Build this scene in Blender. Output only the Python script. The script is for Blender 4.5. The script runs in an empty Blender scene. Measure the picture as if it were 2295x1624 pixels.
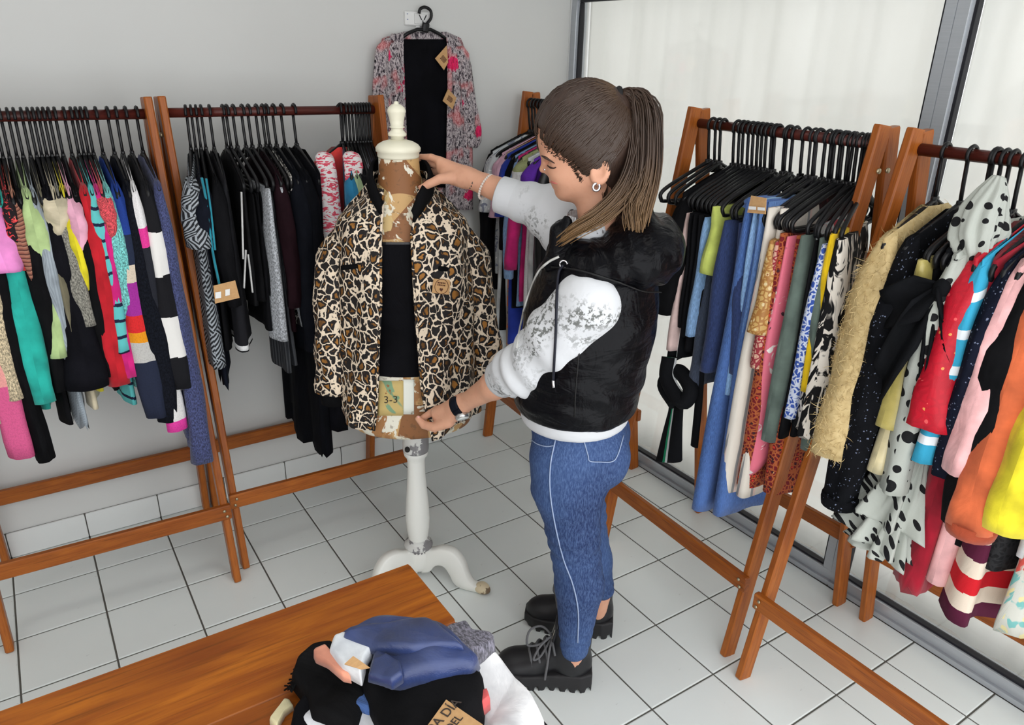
import bpy, math, random, zlib
import numpy as np
from mathutils import Vector

# ------------------------------------------------------------------ camera, light, exposure
# all lengths below are in floor tiles; one tile is T metres
T = 0.26
IW, IH, FPX = 2295.0, 1624.0, 1684.75
CAM = np.array([-0.0161, -10.4372, 6.8748])
YAW, PITCH, ROLL = 0.5898, 0.3874, 0.0251
def _basis():
    cy, sy, cp, sp = math.cos(YAW), math.sin(YAW), math.cos(PITCH), math.sin(PITCH)
    fwd = np.array([sy*cp, cy*cp, -sp]); right = np.array([cy, -sy, 0.0]); up = np.cross(right, fwd)
    c, s = math.cos(ROLL), math.sin(ROLL)
    return c*right+s*up, -s*right+c*up, fwd
RT, UP, FW = _basis()
def ray(u, v): return RT*((u-IW/2)/FPX) - UP*((v-IH/2)/FPX) + FW
def onplane(u, v, axis, val):
    d = ray(u, v); return CAM + d*((val-CAM[axis])/d[axis])

scene = bpy.context.scene
COL = scene.collection
cam_data = bpy.data.cameras.new('camera'); cam = bpy.data.objects.new('camera', cam_data); COL.objects.link(cam)
cam_data.sensor_fit = 'HORIZONTAL'; cam_data.sensor_width = 36.0; cam_data.lens = 36.0*FPX/IW
cam_data.clip_start = 0.05; cam_data.clip_end = 60
from mathutils import Matrix
cam.matrix_world = Matrix(((RT[0], UP[0], -FW[0], CAM[0]*T), (RT[1], UP[1], -FW[1], CAM[1]*T), (RT[2], UP[2], -FW[2], CAM[2]*T), (0, 0, 0, 1)))
scene.camera = cam
scene.view_settings.view_transform = 'Standard'; scene.view_settings.look = 'None'
scene.view_settings.gamma = 1.0; scene.view_settings.use_curve_mapping = False
scene.view_settings.exposure = 0.24
world = bpy.data.worlds.new('daylight'); scene.world = world; world.use_nodes = True
world.node_tree.nodes['Background'].inputs[0].default_value = (0.96, 0.98, 1.0, 1)
world.node_tree.nodes['Background'].inputs[1].default_value = 2.2
sun_data = bpy.data.lights.new('sun', 'SUN'); sun = bpy.data.objects.new('sun', sun_data); COL.objects.link(sun)
sun_data.energy = 2.4; sun_data.angle = math.radians(3); sun_data.color = (1.0, 0.985, 0.96)
sun.rotation_euler = Vector((-0.85, 0.12, -0.62)).to_track_quat('-Z', 'Y').to_euler()
sun.location = (8, 0, 6)

# ------------------------------------------------------------------ object helpers
ORG = {}
def link(o, parent, origin):
    COL.objects.link(o); ORG[o] = np.array(origin, float)
    if parent is not None:
        o.parent = parent; o.location = (ORG[o]-ORG[parent])*T
    else: o.location = ORG[o]*T
    return o
def tag(o, label=None, cat=None, group=None, kind=None):
    for k, v in (('label', label), ('category', cat), ('group', group), ('kind', kind)):
        if v: o[k] = v
    return o
def empty(name, origin, label, cat, group=None):
    o = bpy.data.objects.new(name, None); o.empty_display_size = 0.05
    link(o, None, origin); return tag(o, label, cat, group)
def mk(name, geo, mat, parent=None, origin=None, smooth=True, label=None, cat=None, group=None, kind=None):
    """geo = (verts Nx3 in tiles, faces, uv-per-loop or None): one mesh object"""
    v, f, uv = (geo + (None,))[:3] if len(geo) == 2 else geo
    v = np.asarray(v, float)
    if origin is None:
        lo, hi = v.min(0), v.max(0); origin = np.array([(lo[0]+hi[0])/2, (lo[1]+hi[1])/2, lo[2]])
    me = bpy.data.meshes.new(name)
    me.from_pydata([tuple(p) for p in ((v-origin)*T)], [], [tuple(int(i) for i in q) for q in f])
    if uv is not None:
        l = me.uv_layers.new(name='UVMap'); l.data.foreach_set('uv', np.asarray(uv, np.float32).ravel())
    if smooth: me.polygons.foreach_set('use_smooth', [True]*len(me.polygons))
    me.update()
    if isinstance(mat, (list, tuple)):
        for m in mat: me.materials.append(m)
    elif mat is not None: me.materials.append(mat)
    o = bpy.data.objects.new(name, me); link(o, parent, origin)
    return tag(o, label, cat, group, kind)
def copy_tree(o, origin, parent=None):
    c = o.copy(); COL.objects.link(c); ORG[c] = np.array(origin, float)
    if parent is not None: c.parent = parent
    else: c.location = ORG[c]*T
    for ch in list(o.children):
        k = copy_tree(ch, ORG[c]+ORG[ch]-ORG[o], c); k.location = ch.location
    return c
def nrm(v): v = np.asarray(v, float); return v/max(1e-9, np.linalg.norm(v))
def join(*gs):
    V, F, U, n = [], [], [], 0; hasuv = all(len(g) > 2 and g[2] is not None for g in gs)
    for g in gs:
        V.append(np.asarray(g[0], float)); F += [tuple(i+n for i in q) for q in g[1]]; n += len(g[0])
        if hasuv: U.append(np.asarray(g[2]))
    return (np.concatenate(V), F, np.concatenate(U) if hasuv else None)
def loft(rings, caps=True, closed=True):
    """rings: list of (n,3) arrays; uv in metres (around, along)"""
    rings = [np.asarray(r, float) for r in rings]; n = len(rings[0]); m = len(rings)
    V = np.concatenate(rings); F = []; U = []
    cs = []
    for r in rings:
        rr = np.vstack([r, r[:1]]) if closed else r
        cs.append(np.concatenate([[0], np.cumsum(np.linalg.norm(np.diff(rr, axis=0), axis=1))])*T)
    cen = np.array([r.mean(0) for r in rings]); al = np.concatenate([[0], np.cumsum(np.linalg.norm(np.diff(cen, axis=0), axis=1))])*T
    for i in range(m-1):
        for j in range(n if closed else n-1):
            k = (j+1) % n
            F.append((i*n+j, i*n+k, (i+1)*n+k, (i+1)*n+j))
            U += [(cs[i][j], al[i]), (cs[i][j+1], al[i]), (cs[i+1][j+1], al[i+1]), (cs[i+1][j], al[i+1])]
    if caps and closed:
        for i, rev in ((0, True), (m-1, False)):
            q = [i*n+j for j in range(n)]; 
            if rev: q = q[::-1]
            F.append(tuple(q)); U += [(cs[i][j % n], al[i]) for j in range(n)]
    return V, F, np.array(U)
def frames(path):
    path = np.asarray(path, float); t = np.gradient(path, axis=0); t = np.array([nrm(a) for a in t])
    ref = np.array([0, 0, 1.0]) if abs(t[0][2]) < .9 else np.array([1.0, 0, 0])
    a = nrm(np.cross(t[0], ref)); A = [a]
    for i in range(1, len(t)):
        a = A[-1]-t[i]*(A[-1]@t[i]); A.append(nrm(a))
    return path, t, np.array(A), np.cross(t, np.array(A))
def tube(path, r, n=8, caps=True, flat=1.0):
    p, t, A, B = frames(path); r = np.broadcast_to(np.asarray(r, float), (len(p),))
    th = np.linspace(0, 2*np.pi, n, endpoint=False)
    return loft([p[i]+r[i]*(np.outer(np.cos(th), A[i])+flat*np.outer(np.sin(th), B[i])) for i in range(len(p))], caps)
def spline(pts, n):
    """Catmull-Rom through pts"""
    P = np.asarray(pts, float); P = np.vstack([2*P[0]-P[1], P, 2*P[-1]-P[-2]]); out = []
    m = len(P)-3
    for s in np.linspace(0, m, n):
        i = min(int(s), m-1); u = s-i; a, b, c, d = P[i:i+4]
        out.append(.5*((2*b)+(c-a)*u+(2*a-5*b+4*c-d)*u*u+(3*b-a-3*c+d)*u**3))
    return np.array(out)
def beam(a, b, w, h, side, ch=.012):
    """square timber from a to b: w along side, h across, edges chamfered"""
    a, b = np.asarray(a, float), np.asarray(b, float); d = nrm(b-a); s = np.asarray(side, float); s = nrm(s-d*(s@d)); q = np.cross(d, s)
    x, y = w/2, h/2; c = ch
    sec = [(x-c, -y), (x, -y+c), (x, y-c), (x-c, y), (-x+c, y), (-x, y-c), (-x, -y+c), (-x+c, -y)]
    r = lambda p, k=1.0: np.array([p+s*u*k+q*v*k for u, v in sec])
    return loft([r(a+d*c*.0, .93), r(a+d*c), r(b-d*c), r(b, .93)])
def box(lo, hi, ch=.01):
    lo, hi = np.asarray(lo, float), np.asarray(hi, float); c = (lo+hi)/2
    return beam((lo[0], c[1], c[2]), (hi[0], c[1], c[2]), hi[1]-lo[1], hi[2]-lo[2], (0, 1, 0), ch)
def lathe(prof, c, n=32, axis=(0, 0, 1)):
    th = np.linspace(0, 2*np.pi, n, endpoint=False); c = np.asarray(c, float)
    return loft([c+np.stack([r*np.cos(th), r*np.sin(th), np.full(n, z)], 1) for r, z in prof])
def grid_geo(P):
    """P (m,n,3) sheet"""
    m, n = P.shape[:2]; V = P.reshape(-1, 3); F = []; U = []
    dj = np.concatenate([[0], np.cumsum(np.linalg.norm(np.diff(P[m//2], axis=0), axis=1))])*T
    di = np.concatenate([[0], np.cumsum(np.linalg.norm(np.diff(P[:, n//2], axis=0), axis=1))])*T
    for i in range(m-1):
        for j in range(n-1):
            F.append((i*n+j, i*n+j+1, (i+1)*n+j+1, (i+1)*n+j))
            U += [(dj[j], di[i]), (dj[j+1], di[i]), (dj[j+1], di[i+1]), (dj[j], di[i+1])]
    return V, F, np.array(U)
def thicken(P, th, nrm_dir=None):
    """closed slab from a sheet of points"""
    m, n = P.shape[:2]
    gu = np.gradient(P, axis=0); gv = np.gradient(P, axis=1); N = np.cross(gu, gv); N /= np.maximum(1e-9, np.linalg.norm(N, axis=2, keepdims=True))
    A, B = P+N*th/2, P-N*th/2
    a = grid_geo(A); b = grid_geo(B)
    F = list(a[1])+[tuple(reversed([i+m*n for i in q])) for q in b[1]]; U = [a[2], b[2].reshape(-1, 4, 2)[:, ::-1].reshape(-1, 2)]
    bd = [j for j in range(n)]+[i*n+n-1 for i in range(1, m)]+[(m-1)*n+j for j in range(n-2, -1, -1)]+[i*n for i in range(m-2, 0, -1)]
    e = []
    for k in range(len(bd)):
        p, q = bd[k], bd[(k+1) % len(bd)]; F.append((q, p, p+m*n, q+m*n)); e += [(0, 0), (.01, 0), (.01, .01), (0, .01)]
    return np.concatenate([a[0], b[0]]), F, np.concatenate(U+[np.array(e)])

# ------------------------------------------------------------------ signed-distance bodies -> one continuous mesh
def sd_cone(p, a, b, r1, r2):
    a, b = np.asarray(a, float), np.asarray(b, float); ba = b-a; l2 = ba@ba
    h = np.clip(((p-a)@ba)/l2, 0, 1); return np.linalg.norm(p-a-h[..., None]*ba, axis=-1)-(r1+(r2-r1)*h)
def sd_ell(p, c, r, ax=None):
    q = p-np.asarray(c, float)
    if ax is not None: q = q@np.asarray(ax, float).T
    r = np.asarray(r, float); k0 = np.linalg.norm(q/r, axis=-1); k1 = np.linalg.norm(q/(r*r), axis=-1)
    return k0*(k0-1)/np.maximum(k1, 1e-6)
def sd_box(p, c, h, r, ax=None):
    q = p-np.asarray(c, float)
    if ax is not None: q = q@np.asarray(ax, float).T
    q = np.abs(q)-(np.asarray(h, float)-r); return np.linalg.norm(np.maximum(q, 0), axis=-1)+np.minimum(q.max(-1), 0)-r
def sd_plane(p, c, n): return (p-np.asarray(c, float))@nrm(n)
def smin(a, b, k): h = np.clip(.5+.5*(b-a)/k, 0, 1); return b+(a-b)*h-k*h*(1-h)
def smax(a, b, k): return -smin(-a, -b, k)
def chain(p, pts, rs, k=.05):
    d = None
    for i in range(len(pts)-1):
        e = sd_cone(p, pts[i], pts[i+1], rs[i], rs[i+1]); d = e if d is None else smin(d, e, k)
    return d
def surface(fn, lo, hi, h):
    lo, hi = np.asarray(lo, float), np.asarray(hi, float); n = np.ceil((hi-lo)/h).astype(int)+1
    ax = [lo[i]+h*np.arange(n[i]) for i in range(3)]
    V = np.empty(n)
    for i0 in range(0, n[0], 16):
        G = np.stack(np.meshgrid(ax[0][i0:i0+16], ax[1], ax[2], indexing='ij'), -1); V[i0:i0+16] = fn(G)
    S = V < 0
    c = np.zeros(np.array(n)-1, int); acc = np.zeros(tuple(np.array(n)-1)+(3,)); cnt = np.zeros(np.array(n)-1)
    o = [(a, b, d) for a in (0, 1) for b in (0, 1) for d in (0, 1)]
    sl = lambda A, t: A[t[0]:A.shape[0]-1+t[0], t[1]:A.shape[1]-1+t[1], t[2]:A.shape[2]-1+t[2]]
    for a in o:
        for k in range(3):
            if a[k] == 1: continue
            b = list(a); b[k] = 1
            va, vb = sl(V, a), sl(V, b); m = (va < 0) != (vb < 0)
            t = np.where(m, va/np.where(va == vb, 1, va-vb), 0)
            pos = np.array(a, float)[None, None, None]+0*acc; pos[..., k] += t
            acc += np.where(m[..., None], pos, 0); cnt += m
    act = cnt > 0; idx = -np.ones(act.shape, int); idx[act] = np.arange(act.sum())
    cells = np.argwhere(act); P = lo+h*(cells+acc[act]/cnt[act][:, None])
    F = []
    for k in range(3):
        s0 = [slice(1, -1)]*3; s0[k] = slice(0, -1); s1 = list(s0); s1[k] = slice(1, None)
        A, B = S[tuple(s0)], S[tuple(s1)]; e = np.argwhere(A != B)
        if not len(e): continue
        fl = A[tuple(e.T)]; base = e+1; base[:, k] -= 1
        i1, i2 = [(1, 2), (2, 0), (0, 1)][k]
        def at(d1, d2):
            q = base.copy(); q[:, i1] -= d1; q[:, i2] -= d2; return idx[tuple(q.T)]
        q = np.stack([at(1, 1), at(0, 1), at(0, 0), at(1, 0)], 1); q[~fl] = q[~fl][:, ::-1]
        F.append(q[(q >= 0).all(1)])
    F = np.concatenate(F)
    return P, F
def relax(geo, it=2, lam=.5):
    P, F = geo[0].copy(), np.asarray(geo[1])
    e = np.concatenate([F[:, [0, 1]], F[:, [1, 2]], F[:, [2, 3]], F[:, [3, 0]]])
    for _ in range(it):
        s = np.zeros_like(P); n = np.zeros(len(P))
        np.add.at(s, e[:, 0], P[e[:, 1]]); np.add.at(s, e[:, 1], P[e[:, 0]]); np.add.at(n, e[:, 0], 1); np.add.at(n, e[:, 1], 1)
        P = P+lam*(s/np.maximum(n, 1)[:, None]-P)
    return P, F

# ------------------------------------------------------------------ materials (procedural)
def srgb(r, g, b):
    f = lambda c: (c/255/12.92 if c/255 <= .04045 else ((c/255+.055)/1.055)**2.4)
    return (f(r), f(g), f(b), 1)
MATS = {}
class NT:
    def __init__(s, name, rough=.6, spec=.3):
        s.m = bpy.data.materials.new(name); s.m.use_nodes = True; s.t = s.m.node_tree
        s.b = s.t.nodes['Principled BSDF']; s.set('Roughness', rough); s.set('Specular IOR Level', spec)
    def set(s, k, v): s.b.inputs[k].default_value = v
    def n(s, ty, **kw):
        q = s.t.nodes.new(ty)
        for k, v in kw.items():
            if k.startswith('_'): setattr(q, k[1:], v)
            else: s.inp(q, k, v)
        return q
    def inp(s, q, k, v):
        k = int(k[1:]) if k[0] == 'i' and k[1:].isdigit() else k
        if isinstance(v, bpy.types.NodeSocket): s.t.links.new(v, q.inputs[k])
        else: q.inputs[k].default_value = v
    def out(s, k, sock): s.t.links.new(sock, s.b.inputs[k])
    def coord(s, kind='UV', scale=(1, 1, 1), rot=(0, 0, 0), loc=(0, 0, 0)):
        c = s.n('ShaderNodeTexCoord'); m = s.n('ShaderNodeMapping', Vector=c.outputs[kind], Scale=scale, Rotation=rot, Location=loc); return m.outputs[0]
    def noise(s, vec, scale, detail=3, rough=.5, dist=0): return s.n('ShaderNodeTexNoise', Vector=vec, Scale=scale, Detail=detail, Roughness=rough, Distortion=dist)
    def vor(s, vec, scale, feature='F1', rnd=1.0, metric='EUCLIDEAN'):
        return s.n('ShaderNodeTexVoronoi', _feature=feature, Vector=vec, Scale=scale, Randomness=rnd)
    def wave(s, vec, scale, dist=0, dscale=1, detail=2, typ='BANDS', d='X', prof='SIN'):
        return s.n('ShaderNodeTexWave', _wave_type=typ, _bands_direction=d, _wave_profile=prof, Vector=vec, Scale=scale, Distortion=dist, **{'Detail Scale': dscale, 'Detail': detail})
    def ramp(s, fac, stops, interp='LINEAR'):
        q = s.n('ShaderNodeValToRGB', Fac=fac); r = q.color_ramp; r.interpolation = interp
        while len(r.elements) < len(stops): r.elements.new(.5)
        for e, (p, c) in zip(r.elements, stops): e.position = p; e.color = c if len(c) == 4 else srgb(*c)
        return q.outputs[0]
    def mix(s, fac, a, b, mode='MIX'):
        q = s.n('ShaderNodeMix', _data_type='RGBA', _blend_type=mode)
        for i, v in ((0, fac), (6, a), (7, b)):
            if isinstance(v, tuple) and len(v) == 3: v = srgb(*v)
            if isinstance(v, bpy.types.NodeSocket): s.t.links.new(v, q.inputs[i])
            else: q.inputs[i].default_value = v
        return q.outputs[2]
    def math(s, op, a, b=0.0):
        q = s.n('ShaderNodeMath', _operation=op, i0=a, i1=b); return q.outputs[0]
    def sep(s, vec): return s.n('ShaderNodeSeparateXYZ', Vector=vec).outputs
    def step(s, v, lo, hi):
        q = s.n('ShaderNodeMapRange', Value=v); q.inputs[1].default_value = lo; q.inputs[2].default_value = hi; return q.outputs[0]
    def bump(s, h, st=.3, dist=.002):
        q = s.n('ShaderNodeBump', Height=h, Strength=st, Distance=dist); s.t.links.new(q.outputs[0], s.b.inputs['Normal'])
def plain(name, c, rough=.5, spec=.4, metal=0.0):
    if name in MATS: return MATS[name]
    k = NT(name, rough, spec); k.set('Base Color', srgb(*c)); k.set('Metallic', metal); MATS[name] = k.m; return k.m
def wood(name, c1, c2, c3, scale=1.0, rough=.38, coord='UV'):
    k = NT(name, rough, .3)
    v = k.coord(coord, (22*scale, 2.2*scale, 22*scale))
    a = k.noise(v, 3.0, 5, .6, .6); b = k.noise(k.coord(coord, (90*scale, 3*scale, 90*scale)), 3, 3)
    c = k.noise(k.coord(coord, (3, 1.2, 3)), 1.6, 2)
    col = k.mix(k.ramp(a.outputs[0], [(.32, (0, 0, 0)), (.68, (255, 255, 255))]), c1, c2)
    col = k.mix(k.ramp(c.outputs[0], [(.45, (0, 0, 0)), (.75, (255, 255, 255))]), col, c3)
    col = k.mix(k.math('MULTIPLY', k.step(b.outputs[0], .52, .72), .45), col, tuple(int(x*.45) for x in c1))
    k.out('Base Color', col); k.bump(a.outputs[0], .12, .001); return k.m
# ------------------------------------------------------------------ the room
M_WALL = NT('wall_paint', .75, .25)
_n = M_WALL.noise(M_WALL.coord('Object', (1, 1, 1)), 1.4, 3); M_WALL.out('Base Color', M_WALL.mix(_n.outputs[0], (201, 202, 200), (209, 209, 206)))
M_WALL.bump(M_WALL.noise(M_WALL.coord('Object'), 60, 3).outputs[0], .05, .001); M_WALL = M_WALL.m
M_GROUT = plain('grout', (92, 90, 84), .9)
def _tilemat():
    k = NT('floor_tile', .3, .4); r = k.n('ShaderNodeObjectInfo')
    n = k.noise(k.coord('Object'), 5, 4); c = k.mix(n.outputs[0], (226, 232, 230), (236, 241, 239))
    c = k.mix(k.math('MULTIPLY', r.outputs['Random'], .35), c, (220, 225, 222))
    s = k.noise(k.coord('Object', (1, 1, 1)), 46, 2); c = k.mix(k.math('MULTIPLY', k.step(s.outputs[0], .72, .8), .35), c, (120, 118, 112))
    k.out('Base Color', c); return k.m
M_TILE = _tilemat()
M_SKIRT = NT('skirting_tile', .35, .4)
M_SKIRT.out('Base Color', M_SKIRT.mix(M_SKIRT.noise(M_SKIRT.coord('Object'), 6, 4).outputs[0], (214, 217, 216), (226, 228, 226))); M_SKIRT = M_SKIRT.m
M_ALU = NT('aluminium', .38, .5)
M_ALU.out('Base Color', M_ALU.mix(M_ALU.noise(M_ALU.coord('Object', (1, 1, 30)), 8, 2).outputs[0], (172, 177, 182), (186, 190, 195))); M_ALU.set('Metallic', .35); M_ALU = M_ALU.m
M_GASKET = plain('rubber_gasket', (22, 22, 30), .55)
XW, YB, XL, YF, ZC = 8.64, .97, -7.5, -11.4, 10.6       # window wall, back wall, far left, behind the camera, ceiling
floor = mk('floor', box((XL, YF, -.3), (XW+1.2, YB+.3, -.012)), M_GROUT, smooth=False, kind='structure')
def tile_geo(w, d, g=.011, z=0.0, h=.03, ch=.012):
    a, b = g, w-g; c, e = g, d-g
    lo = [(a, c), (b, c), (b, e), (a, e)]; hi = [(a+ch, c+ch), (b-ch, c+ch), (b-ch, e-ch), (a+ch, e-ch)]
    return loft([[(x, y, z-h) for x, y in lo], [(x, y, z-ch*.4) for x, y in lo], [(x, y, z) for x, y in hi]])
def lay_tiles(w, d, spots):
    first = None
    for x, y in spots:
        if first is None:
            g = tile_geo(w, d); first = mk('floor_tile', (g[0]+np.array([x, y, 0]), g[1], g[2]), M_TILE, floor, origin=(x, y, 0), smooth=False); 
        else: copy_tree(first, (x, y, 0), floor).location = (np.array([x, y, 0])-ORG[floor])*T
lay_tiles(1, 1, [(i, -j) for i in range(-4, 8) for j in range(1, 13)])
lay_tiles(1, .96, [(i, 0) for i in range(-4, 8)])
lay_tiles(.64, 1, [(8, -j) for j in range(1, 13)])
lay_tiles(.64, .96, [(8, 0)])
mk('wall_back', box((XL, YB, -.3), (XW+1.2, YB+.6, ZC), .001), M_WALL, smooth=False, kind='structure')
mk('added_wall_left', box((XL-.3, YF, -.3), (XL, YB+.6, ZC), .001), M_WALL, smooth=False, kind='structure')  # unseen wall, added to shut out light from the left side
mk('ceiling', box((XL, YF, ZC), (XW+1.2, YB+.6, ZC+.3), .001), plain('ceiling_paint', (196, 196, 194), .8), smooth=False, kind='structure')
bb = mk('baseboard_back', box((XL, YB-.028, 0), (XW, YB+.01, .40), .004), M_GROUT, smooth=False, kind='structure')
first = None
for i in range(-5, 9):
    w = 1 if i < 8 else .64
    g = box((i+.008, YB-.05, .008), (i+w-.008, YB-.01, .405), .008)
    if first is None or w != 1: first = mk('skirting_tile', g, M_SKIRT, bb, smooth=False)
    else:
        o = copy_tree(first, ORG[first]+np.array([i+5, 0, 0]), bb); o.location = (ORG[o]-ORG[bb])*T
# window wall: shop-front of aluminium frames
M_GLASS = NT('window_glass', .05, .5)
_t = M_GLASS.n('ShaderNodeBsdfTransparent'); _g = M_GLASS.n('ShaderNodeBsdfGlossy', Roughness=.08, Color=(1, 1, 1, 1))
_mx = M_GLASS.n('ShaderNodeMixShader', i0=.06, i1=_t.outputs[0], i2=_g.outputs[0]); M_GLASS.t.links.new(_mx.outputs[0], M_GLASS.t.nodes['Material Output'].inputs[0]); M_GLASS = M_GLASS.m
ZH = 7.74
def bar(lo, hi): return box(lo, hi, .012)
mk('wall_right', join(box((XW+.0, YF, 8.35), (XW+.9, YB+.3, ZC), .001), box((XW-.005, .957, -.1), (XW+.9, YB+.1, 8.4), .001)), M_WALL, smooth=False, kind='structure')
def window(n, y0, y1, label):
    """frame opening from y0 (far) to y1 (near)"""
    w = mk('window_%d' % n, join(
        bar((XW+.0, y1, 0), (XW+.30, y0, .075)), bar((XW+.045, y1, .07), (XW+.27, y0, .155)), bar((XW+.02, y1, .15), (XW+.24, y0, .235)),
        bar((XW+.02, y1, ZH+.04), (XW+.26, y0, ZH+.62)),
        bar((XW+.02, y0-.14, .22), (XW+.26, y0, ZH+.05)), bar((XW+.05, y0-.165, .22), (XW+.2, y0-.13, ZH+.05)),
        bar((XW+.02, y1, .22), (XW+.26, y1+.13, ZH+.05))), M_ALU, smooth=False, kind='structure')
    g0, g1 = y0-.165, y1+.13; s = .035
    mk('gasket', join(bar((XW+.06, g1, .232), (XW+.16, g0, .232+s)), bar((XW+.06, g1, ZH), (XW+.16, g0, ZH+s)),
        bar((XW+.06, g0-s, .24), (XW+.16, g0+.004, ZH)), bar((XW+.06, g1-.002, .24), (XW+.16, g1+s, ZH))), M_GASKET, w, smooth=False)
    mk('pane', box((XW+.10, g1, .25), (XW+.115, g0, ZH+.02), .001), M_GLASS, w, smooth=False)
window(1, .955, -5.70, '')
window(2, -5.70, -11.4, '')
def _curtmat():
    k = NT('curtain_cloth', .9, .1); v = k.coord('UV')
    n = k.noise(k.coord('UV', (1, .25, 1)), 7, 4); c = k.mix(n.outputs[0], (224, 224, 220), (234, 234, 231))
    k.out('Base Color', c); wv = k.n('ShaderNodeTexNoise', Vector=k.coord('UV', (300, 300, 1)), Scale=1.0, Detail=2)
    k.bump(wv.outputs[0], .1, .001)
    tr = k.n('ShaderNodeBsdfTranslucent', Color=c); mx = k.n('ShaderNodeMixShader', i0=.5, i1=k.b.outputs[0], i2=tr.outputs[0])
    k.t.links.new(mx.outputs[0], k.t.nodes['Material Output'].inputs[0]); return k.m
M_CURT = _curtmat()
def curtain(y0, y1, seed, label):
    rng = np.random.RandomState(seed); ny, nz = 150, 14
    ys = np.linspace(y0, y1, ny); zs = np.linspace(.1, 8.35, nz)
    ph = rng.rand(6)*6; P = np.zeros((nz, ny, 3))
    for i, z in enumerate(zs):
        a = .6+.4*(z/8)
        x = .030*a*np.sin(ys*9+ph[0]+.5*np.sin(ys*1.7+ph[1]))+.03*np.sin(ys*3.1+ph[2]+.15*z)+.012*np.sin(ys*21+ph[3]+.2*np.sin(z))
        P[i, :, 0] = XW+.47+x; P[i, :, 1] = ys; P[i, :, 2] = z
    mk('curtain', thicken(P, .012), M_CURT, label=label, cat='curtain', group='cream curtains behind the shop window')
curtain(.93, -5.66, 1, 'cream cloth curtain hanging behind the far window pane by the wall corner')
curtain(-5.74, -11.35, 2, 'cream cloth curtain hanging behind the nearer window pane at the right edge')
# unseen glowing panels under the ceiling, added as fill light for the room
M_FILL = NT('fill_diffuser'); M_FILL.set('Emission Color', (1, .97, .92, 1)); M_FILL.set('Emission Strength', 2.6); M_FILL = M_FILL.m
for n, (x, y) in enumerate(((2.2, -4.6), (2.2, -9.3), (-4, -5))):
    w = ['in the middle of the room', 'over the work table', 'at the left of the room'][n]
    e = empty('ceiling_fill_light', (x, y, ZC-.25), 'white fluorescent ceiling lamp ' + w, 'lamp', 'ceiling lamps')
    mk('fill_housing', box((x-2.3, y-.6, ZC-.25), (x+2.3, y+.6, ZC-.002), .03), plain('fill_white', (225, 225, 225)), e, smooth=False)
    mk('diffuser', box((x-2.2, y-.5, ZC-.29), (x+2.2, y+.5, ZC-.25), .01), M_FILL, e, smooth=False)
# wall socket with its trunking
def socket():
    M_PL = plain('white_plastic', (226, 226, 224), .35); M_SL = plain('slot_dark', (40, 40, 42), .5)
    y = YB; e = empty('wall_socket', (5.72, y, 7.2), 'white plastic power socket on the back wall beside the hanger hook', 'socket')
    c = onplane(936, 42, 1, y-.05); x, z = c[0], c[2]
    pl = mk('face_plate', box((x-.21, y-.05, z-.1), (x+.22, y, z+.1), .015), M_PL, e, smooth=False)
    mk('socket_insert', box((x-.06, y-.065, z-.075), (x+.2, y-.045, z+.075), .008), plain('white_plastic_insert', (214, 214, 212), .35), e, smooth=False)
    for dx, dz, rx, rz in ((.02, .02, .02, -.035), (.10, .02, .02, .035), (.06, -.05, 0, .03)):
        mk('slot', beam((x+dx+.02-rx, y-.068, z+dz-rz), (x+dx+.02+rx, y-.068, z+dz+rz), .014, .01, (1, 0, 0), .001), M_SL, e, smooth=False)
    for dz in (.055, -.02): mk('screw', lathe([(.012, 0), (.012, .01)], (x-.17, y-.05, z+dz), 8), plain('screw_blue', (120, 130, 170), .4), e)
    mk('trunking', box((x-.03, y-.035, z-1.6), (x+.05, y+.0, z-.1), .006), M_PL, e, smooth=False)
socket()

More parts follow.
